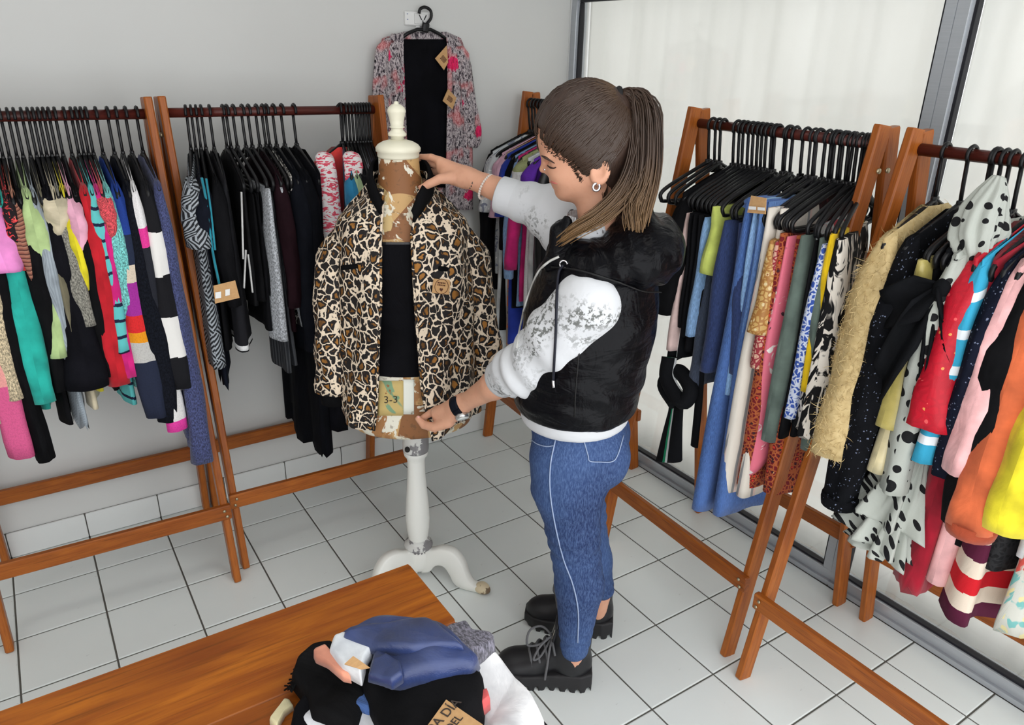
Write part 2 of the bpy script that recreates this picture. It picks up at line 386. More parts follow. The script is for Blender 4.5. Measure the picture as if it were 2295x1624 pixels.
# ------------------------------------------------------------------ clothes racks: A-frames of timber, a round rod
M_RACK = wood('rack_wood', (142, 74, 24), (172, 98, 36), (116, 54, 18))
M_ROD = wood('rod_wood', (72, 30, 26), (92, 40, 32), (60, 24, 22), rough=.3)
M_BOLT = plain('zinc_bolt', (190, 180, 150), .35, .5, .8)
ZROD, ZTOP = 6.13, 6.30
def rack(fa, fb, ba, bb_, label, lean=(0, 0)):
    """feet: front/back at end a, front/back at end b (x,y)"""
    fa, fb, ba, bb_ = [np.array([*q, 0.0]) for q in (fa, fb, ba, bb_)]
    ctr = (fa+fb+ba+bb_)/4
    e = empty('clothes_rack', ctr, label, 'rack', 'wooden clothes racks')
    along = nrm((fb+bb_)-(fa+ba)); Lw, Lt = .19, .095; ends = []
    for f, b, sgn, ln in ((fa, ba, -1, lean[0]), (fb, bb_, 1, lean[1])):
        dep = nrm(b-f); apex = (f+b)/2+np.array([0, 0, ZTOP])+along*ln; ends.append(apex)
        for foot, k in ((f, -1), (b, 1)):
            # the two legs lie side by side at the top
            off = along*(.045*k*1.0)
            top = apex+dep*(k*.065)+off*0
            top = top+np.array([0, 0, .02 if k < 0 else 0.0])
            g = beam(foot+off*.0, top, Lw, Lt, dep, .016)
            mk('leg', g, M_RACK, e, smooth=False)
        for s in (-1, 1):
            pt = apex+dep*(.07*s)-np.array([0, 0, .42])+along*(sgn*.055)
            mk('bolt', tube([pt-along*sgn*.02, pt+along*sgn*.012], .028, 8), M_BOLT, e)
    ra, rb = ends[0].copy(), ends[1].copy(); ra[2] = rb[2] = ZROD
    mk('rod', tube([ra+along*.0, rb], .058, 16), M_ROD, e)
    zr = 1.08
    for a, b, k in ((fa, fb, 0), (ba, bb_, 1)):
        dep = nrm(ba-fa)*(1 if k == 0 else -1)
        ap = (fa+ba)/2; pa = a+(ends[0]-[0, 0, ZTOP]-a)*(zr/ZTOP); pb = b+(ends[1]-[0, 0, ZTOP]-b)*(zr/ZTOP)
        sh = -dep*.115; up = np.array([0, 0, zr])
        mk('cross_rail', beam(pa+sh+up-along*.07, pb+sh+up+along*.07, .215, .085, (0, 0, 1)-dep*.0, .014), M_RACK, e, smooth=False)
        for q, s in ((pa, 1), (pb, -1)):
            for dz in (.045, -.045):
                pt = q+sh+up-dep*.05+along*s*.02*(1 if dz > 0 else -.4)+np.array([0, 0, dz]); mk('screw', tube([pt, pt-dep*.012], .02, 8), M_BOLT, e)
    return e, ends
RA = rack((-1.08, -1.12), (1.61, -1.22), (-1.06, .82), (1.66, .82), 'wooden A-frame clothes rack at the far left packed with bright knitwear', (0, -.10))
RB = rack((1.79, -.98), (4.60, -1.06), (1.80, .84), (4.50, .84), 'wooden A-frame clothes rack behind the mannequin holding mostly black clothes', (-.09, -.05))
RC = rack((6.88, .66), (6.70, -1.75), (8.45, .66), (8.50, -1.76), 'wooden A-frame clothes rack in the corner behind the woman')
RD = rack((6.53, -3.24), (6.40, -5.86), (8.50, -3.4), (8.46, -6.02), 'wooden A-frame clothes rack by the window holding jeans and skirts')
RE = rack((6.27, -6.22), (6.27, -8.95), (8.50, -6.40), (8.50, -9.0), 'wooden A-frame clothes rack at the right edge with dresses and the fluffy cardigan')

# ------------------------------------------------------------------ work table in the foreground
M_TABLE = wood('table_wood', (138, 68, 14), (178, 102, 24), (106, 46, 10), .55, .42)
ZT = 2.9
def table():
    x1, y1, x0, y0 = 2.195, -5.64, -5.2, -8.95
    e = empty('work_table', ((x0+x1)/2, (y0+y1)/2, 0), 'varnished wooden work table in the foreground carrying the clothes pile', 'table')
    n = 4; w = (y1-y0)/n
    for k in range(n):
        mk('table_plank', beam((x0, y0+w*(k+.5), ZT-.06), (x1, y0+w*(k+.5), ZT-.06), w-.001, .12, (0, 1, 0), .006 if 0 < k < n-1 else .01), M_TABLE, e, smooth=False)
    for x in (x0+.35, x1-.35):
        for y in (y0+.35, y1-.35): mk('leg', beam((x, y, 0), (x, y, ZT-.12), .3, .3, (1, 0, 0), .02), M_TABLE, e, smooth=False)
    for a, b in (((x0+.3, y1-.35), (x1-.3, y1-.35)), ((x0+.3, y0+.35), (x1-.3, y0+.35)), ((x0+.35, y0+.3), (x0+.35, y1-.3)), ((x1-.35, y0+.3), (x1-.35, y1-.3))):
        mk('apron', beam((*a, ZT-.32), (*b, ZT-.32), .4, .1, (0, 0, 1), .01), M_TABLE, e, smooth=False)
table()
# ------------------------------------------------------------------ cloth materials
def _folds(k, base=None, amt=.5, weave=True, co='UV'):
    f = k.noise(k.coord('UV', (16, 2.2, 1)), 1.0, 3, .55, .4) if co == 'UV' else k.noise(k.coord(co, (9, 9, 9)), 1.0, 4, .55, 1.0)
    h = f.outputs[0]
    if weave:
        w = k.n('ShaderNodeTexNoise', Vector=k.coord('UV', (420, 420, 1)), Scale=1.0, Detail=1)
        h = k.math('ADD', h, k.math('MULTIPLY', w.outputs[0], .06))
    k.bump(h, amt, .012); return f.outputs[0]
def cloth(name, c, kind='plain', rough=.85, amt=.5, co='UV'):
    key = 'cloth_'+name+('' if co == 'UV' else '_laid')
    if key in MATS: return MATS[key]
    c = tuple(c); dark = max(c) < 62; c = tuple(int(x*.6) for x in c) if dark else c
    k = NT(key, rough, .08 if dark else .2); dk = tuple(int(x*.82) for x in c); lt = tuple(min(255, int(x*1.08+4)) for x in c)
    f = _folds(k, None, amt, True, co)
    n = k.noise(k.coord(co, (1, 1, 1)), 9, 4)
    col = k.mix(k.step(n.outputs[0], .35, .65), dk, lt)
    if kind == 'melange':
        m = k.noise(k.coord(co, (260, 120, 60)), 1, 3, .7); col = k.mix(k.step(m.outputs[0], .4, .62), tuple(int(x*.62) for x in c), tuple(min(255, int(x*1.15)) for x in c))
    elif kind == 'knit':
        w = k.wave(k.coord('UV', (1, 1, 1)), 95, 1.2, 30, 2, d='X'); col = k.mix(k.math('MULTIPLY', w.outputs[0], .3), col, tuple(int(x*.6) for x in c))
    elif kind == 'rib':
        w = k.wave(k.coord('UV', (1, 1, 1)), 40, .6, 4, 2, d='X'); col = k.mix(k.math('MULTIPLY', w.outputs[0], .35), col, tuple(int(x*.55) for x in c))
    elif kind == 'denim':
        w = k.noise(k.coord('UV', (700, 60, 1)), 1, 3, .7); col = k.mix(k.step(w.outputs[0], .35, .7), tuple(int(x*.78) for x in c), tuple(min(255, int(x*1.16+8)) for x in c))
        b = k.noise(k.coord('UV', (5, 1.5, 1)), 1, 2); col = k.mix(k.math('MULTIPLY', k.step(b.outputs[0], .5, .75), .5), col, tuple(min(255, int(x*1.35+20)) for x in c))
    elif kind == 'satin': k.set('Roughness', .35); k.set('Specular IOR Level', .6)
    elif kind == 'glitter':
        v = k.vor(k.coord('UV', (1, 1, 1)), 330); col = k.mix(k.math('GREATER_THAN', k.sep(v.outputs['Color'])[0], .972), col, (110, 118, 140))
    k.out('Base Color', col); k.set('Sheen Weight', .0 if dark else .12); MATS[key] = k.m; return k.m
def banded(name, bands, kind='plain', rough=.88, scale=1.0):
    """horizontal colour blocks; bands = [(distance from the top in metres, rgb)...]"""
    key = 'cloth_'+name; k = NT(key, rough, .2); _folds(k); tot = 1.4
    y = k.sep(k.coord('UV'))[1]; w = k.noise(k.coord('UV', (9, 9, 1)), 1, 2)
    y = k.math('ADD', y, k.math('MULTIPLY', k.math('SUBTRACT', w.outputs[0], .5), .012))
    col = k.ramp(k.math('DIVIDE', y, tot), [(min(1, d/tot), c) for d, c in bands], 'CONSTANT')
    m = k.noise(k.coord('UV', (260, 160, 1)), 1, 2, .7); col = k.mix(k.math('MULTIPLY', k.step(m.outputs[0], .45, .7), .22), col, (20, 20, 24))
    k.out('Base Color', col); MATS[key] = k.m; return k.m
def repeat_stripes(name, cols, period, rough=.88, d=1):
    key = 'cloth_'+name; k = NT(key, rough, .2); _folds(k)
    y = k.sep(k.coord('UV'))[d]; w = k.noise(k.coord('UV', (6, 6, 1)), 1, 2)
    y = k.math('ADD', y, k.math('MULTIPLY', w.outputs[0], .02)); fr = k.math('FRACT', k.math('DIVIDE', y, period))
    n = len(cols); k.out('Base Color', k.ramp(fr, [(i/n, c) for i, c in enumerate(cols)], 'CONSTANT')); MATS[key] = k.m; return k.m
def blotch(name, base, cols, scale, thr=.5, dist=1.5, stretch=(1, 1, 1), coord='UV', rough=.8, folds=True):
    """print of irregular patches laid over a ground colour"""
    key = 'cloth_'+name; k = NT(key, rough, .25)
    if folds: _folds(k)
    col = base
    for i, (c, t) in enumerate(cols):
        n = k.noise(k.coord(coord, stretch, loc=(i*3.7, i*1.9, i)), scale*(1+.3*i), 2.5, .6, dist); col = k.mix(k.step(n.outputs[0], t, t+.03), col, c)
    k.out('Base Color', col); MATS[key] = k.m; return k.m
def petals(name, base, line, spots, scale, rough=.8, coord='UV', edge=.09, stretch=(1, 1, 1)):
    """small figured print: cell outlines with coloured cell centres"""
    key = 'cloth_'+name; k = NT(key, rough, .25)
    if coord == 'UV': _folds(k)
    vec = k.coord(coord, stretch); nz = k.noise(vec, scale*.6, 3); vec = k.n('ShaderNodeMix', _data_type='VECTOR', i0=.012*30/scale, i4=vec, i5=nz.outputs[1]).outputs[1]
    e = k.vor(vec, scale, 'DISTANCE_TO_EDGE'); f = k.vor(vec, scale)
    col = k.mix(k.step(e.outputs[0], edge, edge+.05), line, base)
    r = k.sep(f.outputs['Color'])
    for i, (c, thr, rad) in enumerate(spots):
        m = k.math('MULTIPLY', k.math('GREATER_THAN', r[i % 3], thr), k.math('LESS_THAN', f.outputs['Distance'], rad)); col = k.mix(m, col, c)
    k.out('Base Color', col); MATS[key] = k.m; return k.m
def dots(name, base, dot, scale, rad=.36, rnd=.35, coord='UV', rough=.8):
    key = 'cloth_'+name; k = NT(key, rough, .25)
    if coord == 'UV': _folds(k)
    f = k.vor(k.coord(coord), scale, 'F1', rnd); big = k.noise(k.coord(coord), scale*.12, 1)
    r = k.math('MULTIPLY', k.step(big.outputs[0], .3, .7), .16)
    col = k.mix(k.math('LESS_THAN', f.outputs['Distance'], k.math('ADD', rad-.06, r)), base, dot)
    k.out('Base Color', col); MATS[key] = k.m; return k.m
def leopard(name, coord, scale, base=(226, 208, 184), tan=(160, 108, 46), blk=(26, 22, 22), rough=.7):
    key = 'cloth_'+name; k = NT(key, rough, .3)
    if coord == 'UV': _folds(k)
    vec = k.coord(coord, (1, 1, .8) if coord != 'UV' else (1, .8, 1)); nz = k.noise(vec, scale*.55, 3, .6)
    wv = k.n('ShaderNodeMix', _data_type='VECTOR', i0=.035*40/scale, i4=vec, i5=nz.outputs[1]).outputs[1]
    e = k.vor(wv, scale, 'DISTANCE_TO_EDGE').outputs[0]; br = k.noise(vec, scale*1.3, 2).outputs[0]; br2 = k.noise(vec, scale*.45, 2).outputs[0]
    e2 = k.math('ADD', e, k.math('MULTIPLY', k.math('SUBTRACT', br, .5), .22))
    tanm = k.mix(k.step(br2, .4, .6), tan, tuple(int(x*.6) for x in tan))
    inner = k.mix(k.step(e2, .24, .29), blk, tanm)
    inner = k.mix(k.step(k.noise(vec, scale*.9, 1).outputs[0], .56, .6), inner, blk)
    col = k.mix(k.step(e2, .050, .08), base, inner)
    k.out('Base Color', col)
    if coord != 'UV': k.bump(k.noise(k.coord('Object', (7, 7, 3)), 2.2, 3).outputs[0], .5, .02)
    MATS[key] = k.m; return k.m

# ------------------------------------------------------------------ hangers and hanging garments
M_HANG = plain('hanger_black', (18, 18, 20), .35, .3)
NECK = ZROD-.44
def hanger_parts(name, mat, slim=1.0):
    """one hanger at the origin of the rod, arms along y"""
    z0 = NECK-ZROD; t = .025*slim
    tri = spline([(0, 0, z0), (0, .25, z0-.10), (0, .62, z0-.25), (0, .77, z0-.34), (0, .76, z0-.42), (0, .66, z0-.45), (0, 0, z0-.45), (0, -.66, z0-.45), (0, -.76, z0-.42), (0, -.77, z0-.34), (0, -.62, z0-.25), (0, -.25, z0-.10), (0, 0, z0)], 44)
    base = np.array([0, 0, ZROD])
    fr = tube(tri, t, 6); nk = beam((0, 0, z0-.12), (0, 0, z0+.03), .10, .04, (0, 1, 0), .01)
    root = mk(name, join((fr[0]+base, fr[1]), (nk[0]+base, nk[1])), mat, origin=(0, 0, ZROD))
    hk = [(0, 0, z0), (0, .015, z0+.14)]+[(0, .0+.082*math.cos(a)-.0, .0+.082*math.sin(a)) for a in np.linspace(-.9, 3.5, 14)]
    hk[1] = (0, .03, z0+.2)
    h = tube(spline(hk, 30), .019*slim, 6); mk('hook', (h[0]+base, h[1]), mat, root, origin=(0, 0, ZROD))
    return root
HANGER0 = hanger_parts('clothes_hanger', M_HANG)
M_VEL = plain('hanger_grey', (34, 33, 35), .5, .3)
HANGER1 = hanger_parts('clothes_hanger', M_VEL, .8)
_used = {}
def frame(axis, s):
    """point of the rod over the coordinate s, unit along, unit towards the front"""
    if axis == 'A': return np.array([s, -.20, 0]), np.array([1., 0, 0]), np.array([0, -1., 0])
    if axis == 'B': return np.array([s, -.09, 0]), np.array([1., 0, 0]), np.array([0, -1., 0])
    if axis == 'C': return np.array([7.60-.03*(s+.5), s, 0]), np.array([0, -1., 0]), np.array([-1., 0, 0])
    if axis == 'D': return np.array([7.47, s, 0]), np.array([0, -1., 0]), np.array([-1., 0, 0])
    return np.array([7.385, s, 0]), np.array([0, -1., 0]), np.array([-1., 0, 0])
RACKNAME = dict(A='far left rack', B='rack behind the mannequin', C='corner rack', D='window rack', E='right edge rack')
def hang(axis, s, yaw, short, which=0):
    src = (HANGER0, HANGER1)[which]
    p, al, fr = frame(axis, s); org = np.array([p[0], p[1], ZROD+.0])
    if not _used.get(which): o = src; _used[which] = 1; ORG[o] = org; o.location = org*T
    else: o = copy_tree(src, org)
    ang = (0 if axis in 'AB' else math.pi/2)
    o.rotation_euler = (0, 0, ang+yaw*(1 if axis in 'AB' else 1))
    tag(o, short[1:] if short[0] == '*' else 'black hanger holding the ' + short, 'hanger', 'hangers on the ' + RACKNAME[axis]); return o
def garment(axis, s, short, mat, zh, name='top', cat='top', zt=None, w=(.80, .70, .72), t=.05, sl=None, sr=(.11, .085), smat=None, cuff=None, yaw=0.0, dc=(0, 0), slope=.40,
            fold=.03, nf=7, tilt=0.0, rag=0.0, seed=None, lean=0.0, hang_it=True, which=0, parts=(), sleeve_fwd=.02, neck=.16, label=None):
    rng = np.random.RandomState(zlib.crc32(short.encode()) % 99991 if seed is None else seed)
    p, al, fr = frame(axis, s); c, sn = math.cos(yaw), math.sin(yaw)
    D = fr*c+np.cross([0, 0, 1.0], fr)*sn; A = al*c+np.cross([0, 0, 1.0], al)*sn
    zt = NECK+.035 if zt is None else zt
    n, m = 40, 22; th = np.linspace(0, 2*np.pi, n, endpoint=False); ph = rng.rand(8)*6.28
    C = np.sign(np.cos(th))*np.abs(np.cos(th))**.8; S = np.sign(np.sin(th))*np.abs(np.sin(th))**.6
    rings = []
    for i in range(m):
        q = (i/(m-1)); e = q**.9
        ww = np.interp(e, [0, .3, 1], w); tt = t*np.interp(e, [0, .08, .35, 1], [.35, .62, .9, 1.15])
        dd = ww*C; cc = np.interp(e, [0, 1], dc)
        zs = zt-slope*np.abs(dd)
        if slope > 0: zs = zs-np.where(np.abs(dd) < neck, (neck-np.abs(dd))*.5, 0)
        zb = zh+tilt*dd+.02*np.sin(3*dd+ph[0])+rag*np.sin(17*th+ph[1])+rag*.7*np.sin(29*th+ph[2])
        z = zs+(zb-zs)*e
        aa = tt*S+fold*(e**.7)*(np.sin(nf*dd+ph[3]+.8*e)+.5*np.sin(2.1*nf*dd+ph[4]-.6*e))+lean*e
        pin = .012*np.sin(9*e+ph[5])
        rings.append(np.stack([p[k]+D[k]*(dd+cc+pin)+A[k]*aa for k in range(2)]+[z], 1))
    g = loft(rings, True)
    root = mk(name, g, mat, origin=np.array([p[0], p[1], zh]), label=label or short+' hanging on the '+RACKNAME[axis], cat=cat, group='garments on the '+RACKNAME[axis])
    if sl:
        for sgn in (1, -1):
            if sgn < 0 and axis in 'AB' and sl < .8: pass
            L = sl*(1+.03*rng.randn()); k = 15; ws = w[0]-.03
            pts = []; 
            for i in range(k):
                u = i/(k-1); pts.append((sgn*(ws-.06+.12*min(1, u*4)+sleeve_fwd*u*2+.02*math.sin(5*u+ph[6])), lean*u*.6+.03*math.sin(4*u+ph[7])*u, zt-slope*ws-.01-L*u))
            r = []
            t2 = np.linspace(0, 2*np.pi, 18, endpoint=False)
            for i, (dq, aq, z) in enumerate(pts):
                u = i/(k-1); ra = np.interp(u, [0, .12, .5, 1], [t*.55, sr[0]*.85, sr[0], sr[1]]); rd = np.interp(u, [0, .15, .5, 1], [.09, .12, .11, sr[1]*1.05])
                wob = 1+.10*np.sin(3*t2+ph[2]+5*u)+.06*np.sin(5*t2-7*u+ph[1])+.05*math.sin(22*u+ph[0])
                d_, a_ = dq+rd*wob*np.cos(t2), aq+ra*wob*np.sin(t2)
                r.append(np.stack([p[j]+D[j]*d_+A[j]*a_ for j in range(2)]+[z+.06*(1-u)**3*np.cos(t2)*-sgn*1.2], 1))
            so = mk('sleeve', loft(r), smat or mat, root)
            if cuff is not None:
                dq, aq, z = pts[-1]; cr = [(1.06*sr[1], .0), (1.08*sr[1], -.06), (1.02*sr[1], -.12)]
                rr = [np.stack([p[j]+D[j]*(dq+rd_*1.05*np.cos(t2))+A[j]*(aq+rd_*np.sin(t2)) for j in range(2)]+[np.full(18, z+dz+.03)], 1) for rd_, dz in cr]
                mk('cuff', loft(rr), cuff, so)
    if hang_it: hang(axis, s, yaw, short, which)
    return root
def trousers(axis, s, short, mat, zh, zt=5.22, w=(.36, .36, .34), t=.045, dc=(.45, .47), gap=.05, yaw=0.0, cat='trousers', name='trousers', fold=.02, waist=None, **kw):
    """folded lengthwise over the hanger bar: two legs lying against each other"""
    r = garment(axis, s, short, mat, zh, name, cat, zt, w, t, dc=dc, slope=0, yaw=yaw, fold=fold, **kw)
    p, al, fr = frame(axis, s); o = garment(axis, s, short+'x', mat, zh+.06, 'leg', cat, zt, tuple(x*.97 for x in w), t, dc=tuple(x-.05 for x in dc), slope=0, yaw=yaw, fold=fold, hang_it=False, lean=gap*1.4)
    for key in ('label', 'category', 'group'): del o[key]
    ORGo = ORG[o]; o.parent = r; o.location = (ORGo-ORG[r])*T+np.array(al)*gap*T
    if waist is not None:
        wb = garment(axis, s, short+'w', waist, zt-.12, 'waistband', cat, zt+.01, (w[0]*1.01,)*3, t*1.25, dc=(dc[0],)*2, slope=0, yaw=yaw, fold=.0, hang_it=False)
        for key in ('label', 'category', 'group'): del wb[key]
        wb.parent = r; wb.location = (ORG[wb]-ORG[r])*T
    return r
# ------------------------------------------------------------------ far left rack: knitwear
BLK = cloth('black', (24, 24, 28)); NVY = cloth('navy', (34, 40, 58)); 
G = garment
G('A', -.62, 'oatmeal wool jumper at the picture edge', cloth('oatmeal', (206, 192, 166), 'knit'), 3.0, 'jumper', 'jumper', sl=2.4)
G('A', -.50, 'pink marled chunky jumper', banded('pinkmarl', [(0, (232, 150, 150)), (.36, (232, 158, 152)), (.52, (214, 92, 140))], 'knit'), 3.25, 'jumper', 'jumper', sl=2.75, sr=(.16, .13), t=.08, yaw=.06)
G('A', -.42, 'plain white tee with a long hem', cloth('white', (232, 232, 234)), 2.95, 'tee', 'shirt', sl=.7)
G('A', -.36, 'beige linen cardigan', cloth('beige', (206, 188, 156), 'melange'), 3.12, 'cardigan', 'cardigan', sl=2.15, sr=(.15, .12), t=.06, yaw=-.06)
G('A', -.29, 'black blouse with one dangling sleeve', BLK, 2.95, 'blouse', 'blouse', sl=3.05, sr=(.1, .1))
G('A', -.22, 'lilac pink tee with rolled sleeve', cloth('lilac', (228, 138, 200)), 4.1, 'tee', 'shirt', sl=.75, sr=(.17, .15), t=.06)
G('A', -.13, 'teal green open cardigan', cloth('teal', (38, 172, 158)), 2.95, 'cardigan', 'cardigan', sl=2.3, sr=(.14, .12), t=.07)
G('A', -.06, 'black top with coral roses', blotch('coralrose', (30, 22, 26), [((226, 70, 72), .55), ((244, 120, 110), .66)], 34), 4.3, 'top', 'top', sl=.8, sr=(.07, .06))
G('A', -.01, 'brown fine check shirt', repeat_stripes('browncheck', [(150, 96, 80), (96, 60, 52), (170, 120, 100)], .012), 4.2, 'shirt', 'shirt', sl=.9, sr=(.07, .06))
G('A', .05, 'black scoop top behind the green one', BLK, 2.7, 'top', 'top', sl=2.2)
G('A', .12, 'pale green frilled top', cloth('palegreen', (176, 200, 138)), 3.65, 'top', 'top', sl=1.75, sr=(.14, .12), t=.07)
G('A', .18, 'grey blue shawl jumper with ragged hem', cloth('greyblue', (158, 168, 176), 'rib'), 2.62, 'jumper', 'jumper', sl=2.2, rag=.06)
G('A', .25, 'olive brown thin top', cloth('olive', (110, 104, 84)), 3.1, 'top', 'top', sl=1.9, sr=(.07, .07))
G('A', .31, 'black flared knit tunic', cloth('inkblack', (27, 28, 38), 'knit'), 3.15, 'tunic', 'tunic', sl=2.15, sr=(.15, .22), t=.08)
G('A', .36, 'cream scarf top with knotted end', cloth('cream', (206, 194, 166)), 2.8, 'top', 'top', sl=.45, sr=(.13, .06))
G('A', .41, 'grey marl slim jumper', cloth('greymarl', (140, 138, 128), 'melange'), 3.6, 'jumper', 'jumper', sl=1.5, sr=(.10, .09))
G('A', .46, 'lemon yellow thin cardigan', cloth('lemon', (226, 212, 40)), 3.05, 'cardigan', 'cardigan', sl=1.1, sr=(.07, .05))
G('A', .51, 'pale pink short sleeved tee', cloth('palepink', (236, 172, 196)), 4.2, 'tee', 'shirt', sl=.65, sr=(.09, .08))
G('A', .57, 'black long sleeved tee beside the red jumper', BLK, 3.0, 'tee', 'shirt', sl=2.1, sr=(.09, .08))
G('A', .66, 'bright red fine knit jumper', cloth('red', (188, 28, 40)), 3.15, 'jumper', 'jumper', sl=2.32, sr=(.15, .12), t=.07)
G('A', .73, 'turquoise top with navy hoops', repeat_stripes('turqhoop', [(96, 190, 190)]*4+[(30, 36, 62)], .05), 2.78, 'top', 'top', sl=1.9, sr=(.10, .09))
G('A', .78, 'magenta fine cardigan', cloth('magenta', (206, 34, 122)), 3.2, 'cardigan', 'cardigan', sl=2.2, sr=(.10, .08))
G('A', .83, 'coral flecked top', cloth('coral', (220, 84, 92), 'melange'), 4.6, 'top', 'top', sl=.5, sr=(.08, .06))
G('A', .88, 'mint terry jumper', cloth('mint', (120, 200, 196), 'melange'), 3.0, 'jumper', 'jumper', sl=2.4, sr=(.10, .07))
_rb = banded('blocks', [(0, (34, 62, 140)), (.12, (36, 44, 66)), (.21, (216, 200, 180)), (.265, (160, 48, 150)), (.37, (216, 44, 46)), (.425, (232, 150, 30)), (.455, (192, 190, 186)), (.52, (36, 42, 62))])
G('A', .98, 'jumper with purple, red and orange colour blocks', _rb, 2.75, 'jumper', 'jumper', sl=2.65, sr=(.15, .13), t=.07)
G('A', 1.10, 'dark navy long sleeved jumper', cloth('darknavy', (36, 40, 54), 'melange'), 2.6, 'jumper', 'jumper', sl=2.75, sr=(.15, .12), t=.07)
G('A', 1.19, 'white jumper with hot pink band at the cuff', banded('whitepink', [(0, (232, 230, 230)), (.10, (226, 60, 150)), (.16, (36, 38, 46)), (.62, (230, 228, 226)), (.74, (240, 70, 170)), (.81, (232, 230, 228))]), 2.95, 'jumper', 'jumper', sl=3.15, sr=(.10, .12), yaw=-.05)
G('A', 1.29, 'black and white broad striped cardigan', repeat_stripes('bw', [(22, 22, 26), (230, 228, 224)], .27), 2.85, 'cardigan', 'cardigan', sl=2.5, sr=(.13, .12), t=.07)
G('A', 1.41, 'slate blue long cardigan', cloth('slate', (72, 78, 118), 'melange'), 2.0, 'cardigan', 'cardigan', sl=3.5, sr=(.10, .13), t=.07)

# ------------------------------------------------------------------ rack behind the mannequin: dark clothes
_geo = NT('cloth_geo', .7, .3); _f = _folds(_geo)
_a = _geo.wave(_geo.coord('UV', (1, 1, 1), (0, 0, .8)), 26, 0, 1, 0); _b = _geo.wave(_geo.coord('UV', (1, 1, 1), (0, 0, -.8)), 26, 0, 1, 0)
_sel = _geo.n('ShaderNodeTexChecker', Vector=_geo.coord('UV', (1, 1, 1), (0, 0, .8)), Scale=14.0)
_geo.out('Base Color', _geo.mix(_geo.step(_geo.mix(_sel.outputs[1], _a.outputs[0], _b.outputs[0]), .45, .6), (30, 32, 36), (158, 164, 170))); M_GEO = _geo.m
G('B', 1.98, 'black and silver basketweave print dress', M_GEO, 3.05, 'dress', 'dress', sl=.75, sr=(.13, .16), t=.10, yaw=-.26, dc=(0, .12))
G('B', 2.04, 'navy wrap dress with two tails', cloth('inknavy', (30, 36, 52)), 2.75, 'dress', 'dress', sl=.6, yaw=-.2, rag=.05)
G('B', 2.10, 'black dress with turquoise piping', BLK, 3.2, 'dress', 'dress', yaw=-.18)
G('B', 2.16, 'black blouse with a cardboard tag', cloth('softblack', (26, 26, 31)), 3.9, 'blouse', 'blouse', sl=1.45, yaw=-.12)
hp_ = G('B', 2.26, 'black top with white hooped hem', banded('hoophem', [(0, (24, 24, 28)), (.555, (230, 230, 230)), (.57, (22, 22, 26)), (.583, (230, 230, 230)), (.596, (22, 22, 26)), (.609, (230, 230, 230)), (.622, (24, 24, 28))]), 3.3, 'top', 'top', yaw=-.12, tilt=-.12, w=(.8, .74, .62), t=.09, dc=(0, .30))
G('B', 2.42, 'charcoal thin top', cloth('charcoal', (44, 44, 48)), 3.75, 'top', 'top', yaw=-.05)
trousers('B', 2.47, 'black track trousers with white side stripe', BLK, 3.85, w=(.5, .5, .45), dc=(.32, .38))
trousers('B', 2.55, 'plain black trousers', cloth('black2', (28, 28, 32)), 3.4, w=(.5, .5, .5), dc=(.25, .3))
trousers('B', 2.66, 'light grey jersey joggers', cloth('jogger', (188, 192, 198), 'melange'), 3.3, zt=5.28, w=(.42, .44, .42), t=.07, dc=(.46, .50), gap=.17, fold=.03)
trousers('B', 2.74, 'charcoal striped trousers under the joggers', repeat_stripes('pin', [(40, 42, 46), (74, 76, 80)], .02, d=0), 2.75, w=(.4, .42, .40), dc=(.3, .33))
G('B', 2.84, 'dark maroon blouse', cloth('maroon', (52, 24, 34)), 3.3, 'blouse', 'blouse', sl=1.7)
G('B', 2.92, 'white crumpled top on black straps', cloth('offwhite', (214, 214, 210), amt=.9), 4.45, 'top', 'top', zt=5.3, w=(.75, .74, .7), t=.10, dc=(.06, .16))
G('B', 2.97, 'black and white speckled dress', leopard('bwspeckle', 'UV', 40, (200, 196, 188), (60, 56, 54), (24, 22, 24)), 3.35, 'dress', 'dress')
G('B', 3.06, 'inky navy coat', cloth('inky', (22, 26, 38)), 3.0, 'coat', 'coat', sl=2.3, sr=(.14, .14), t=.09)
G('B', 3.17, 'long black pleated dress', cloth('blackpleat', (18, 19, 28), 'rib'), 1.35, 'dress', 'dress', w=(.8, .76, .82), t=.13, sl=2.0, sr=(.16, .16), fold=.06, rag=.03)
G('B', 3.33, 'long black gown nearest the mannequin sleeve', cloth('blackgown', (17, 18, 26), 'rib'), 1.75, 'dress', 'dress', w=(.8, .72, .86), t=.14, fold=.08, rag=.04)
_tie = blotch('tiedye', (232, 226, 226), [((214, 74, 96), .5)], 22, dist=2.0, stretch=(1, 2.2, 1))
G('B', 3.98, 'coral red draped top', cloth('coralred', (232, 62, 58), 'satin', .5), 4.2, 'top', 'top', t=.16, w=(.78, .7, .66), fold=.06, yaw=-1.05)
sc = empty('scarf', frame('B', 3.7)[0]+np.array([0, -.4, 4.4]), 'pink and white tie-dyed scarf draped over the coral red top', 'scarf')
for dx, y in ((-.24, -.62), (.10, -.72)):
    mk('scarf_end', tube(spline([(3.77+dx, y+.12, 5.62), (3.76+dx, y-.02, 5.5), (3.75+dx, y-.1, 5.0), (3.77+dx, y-.12, 4.2)], 16), np.interp(np.linspace(0, 1, 16), [0, .15, 1], [.07, .12, .16]), 12, True, .5), _tie, sc)
def strip(parent, pts, r, mat, name):
    mk(name, tube(spline([onplane(u, v, 1, y) for u, v, y in pts], 20), r, 6, True, .5), mat, parent)
_tq = cloth('piping', (40, 140, 160)); _ws = cloth('whitestripe', (206, 206, 204))
_pp = [o for o in COL.objects if o.get('label', '').startswith('black dress with turquoise')][0]
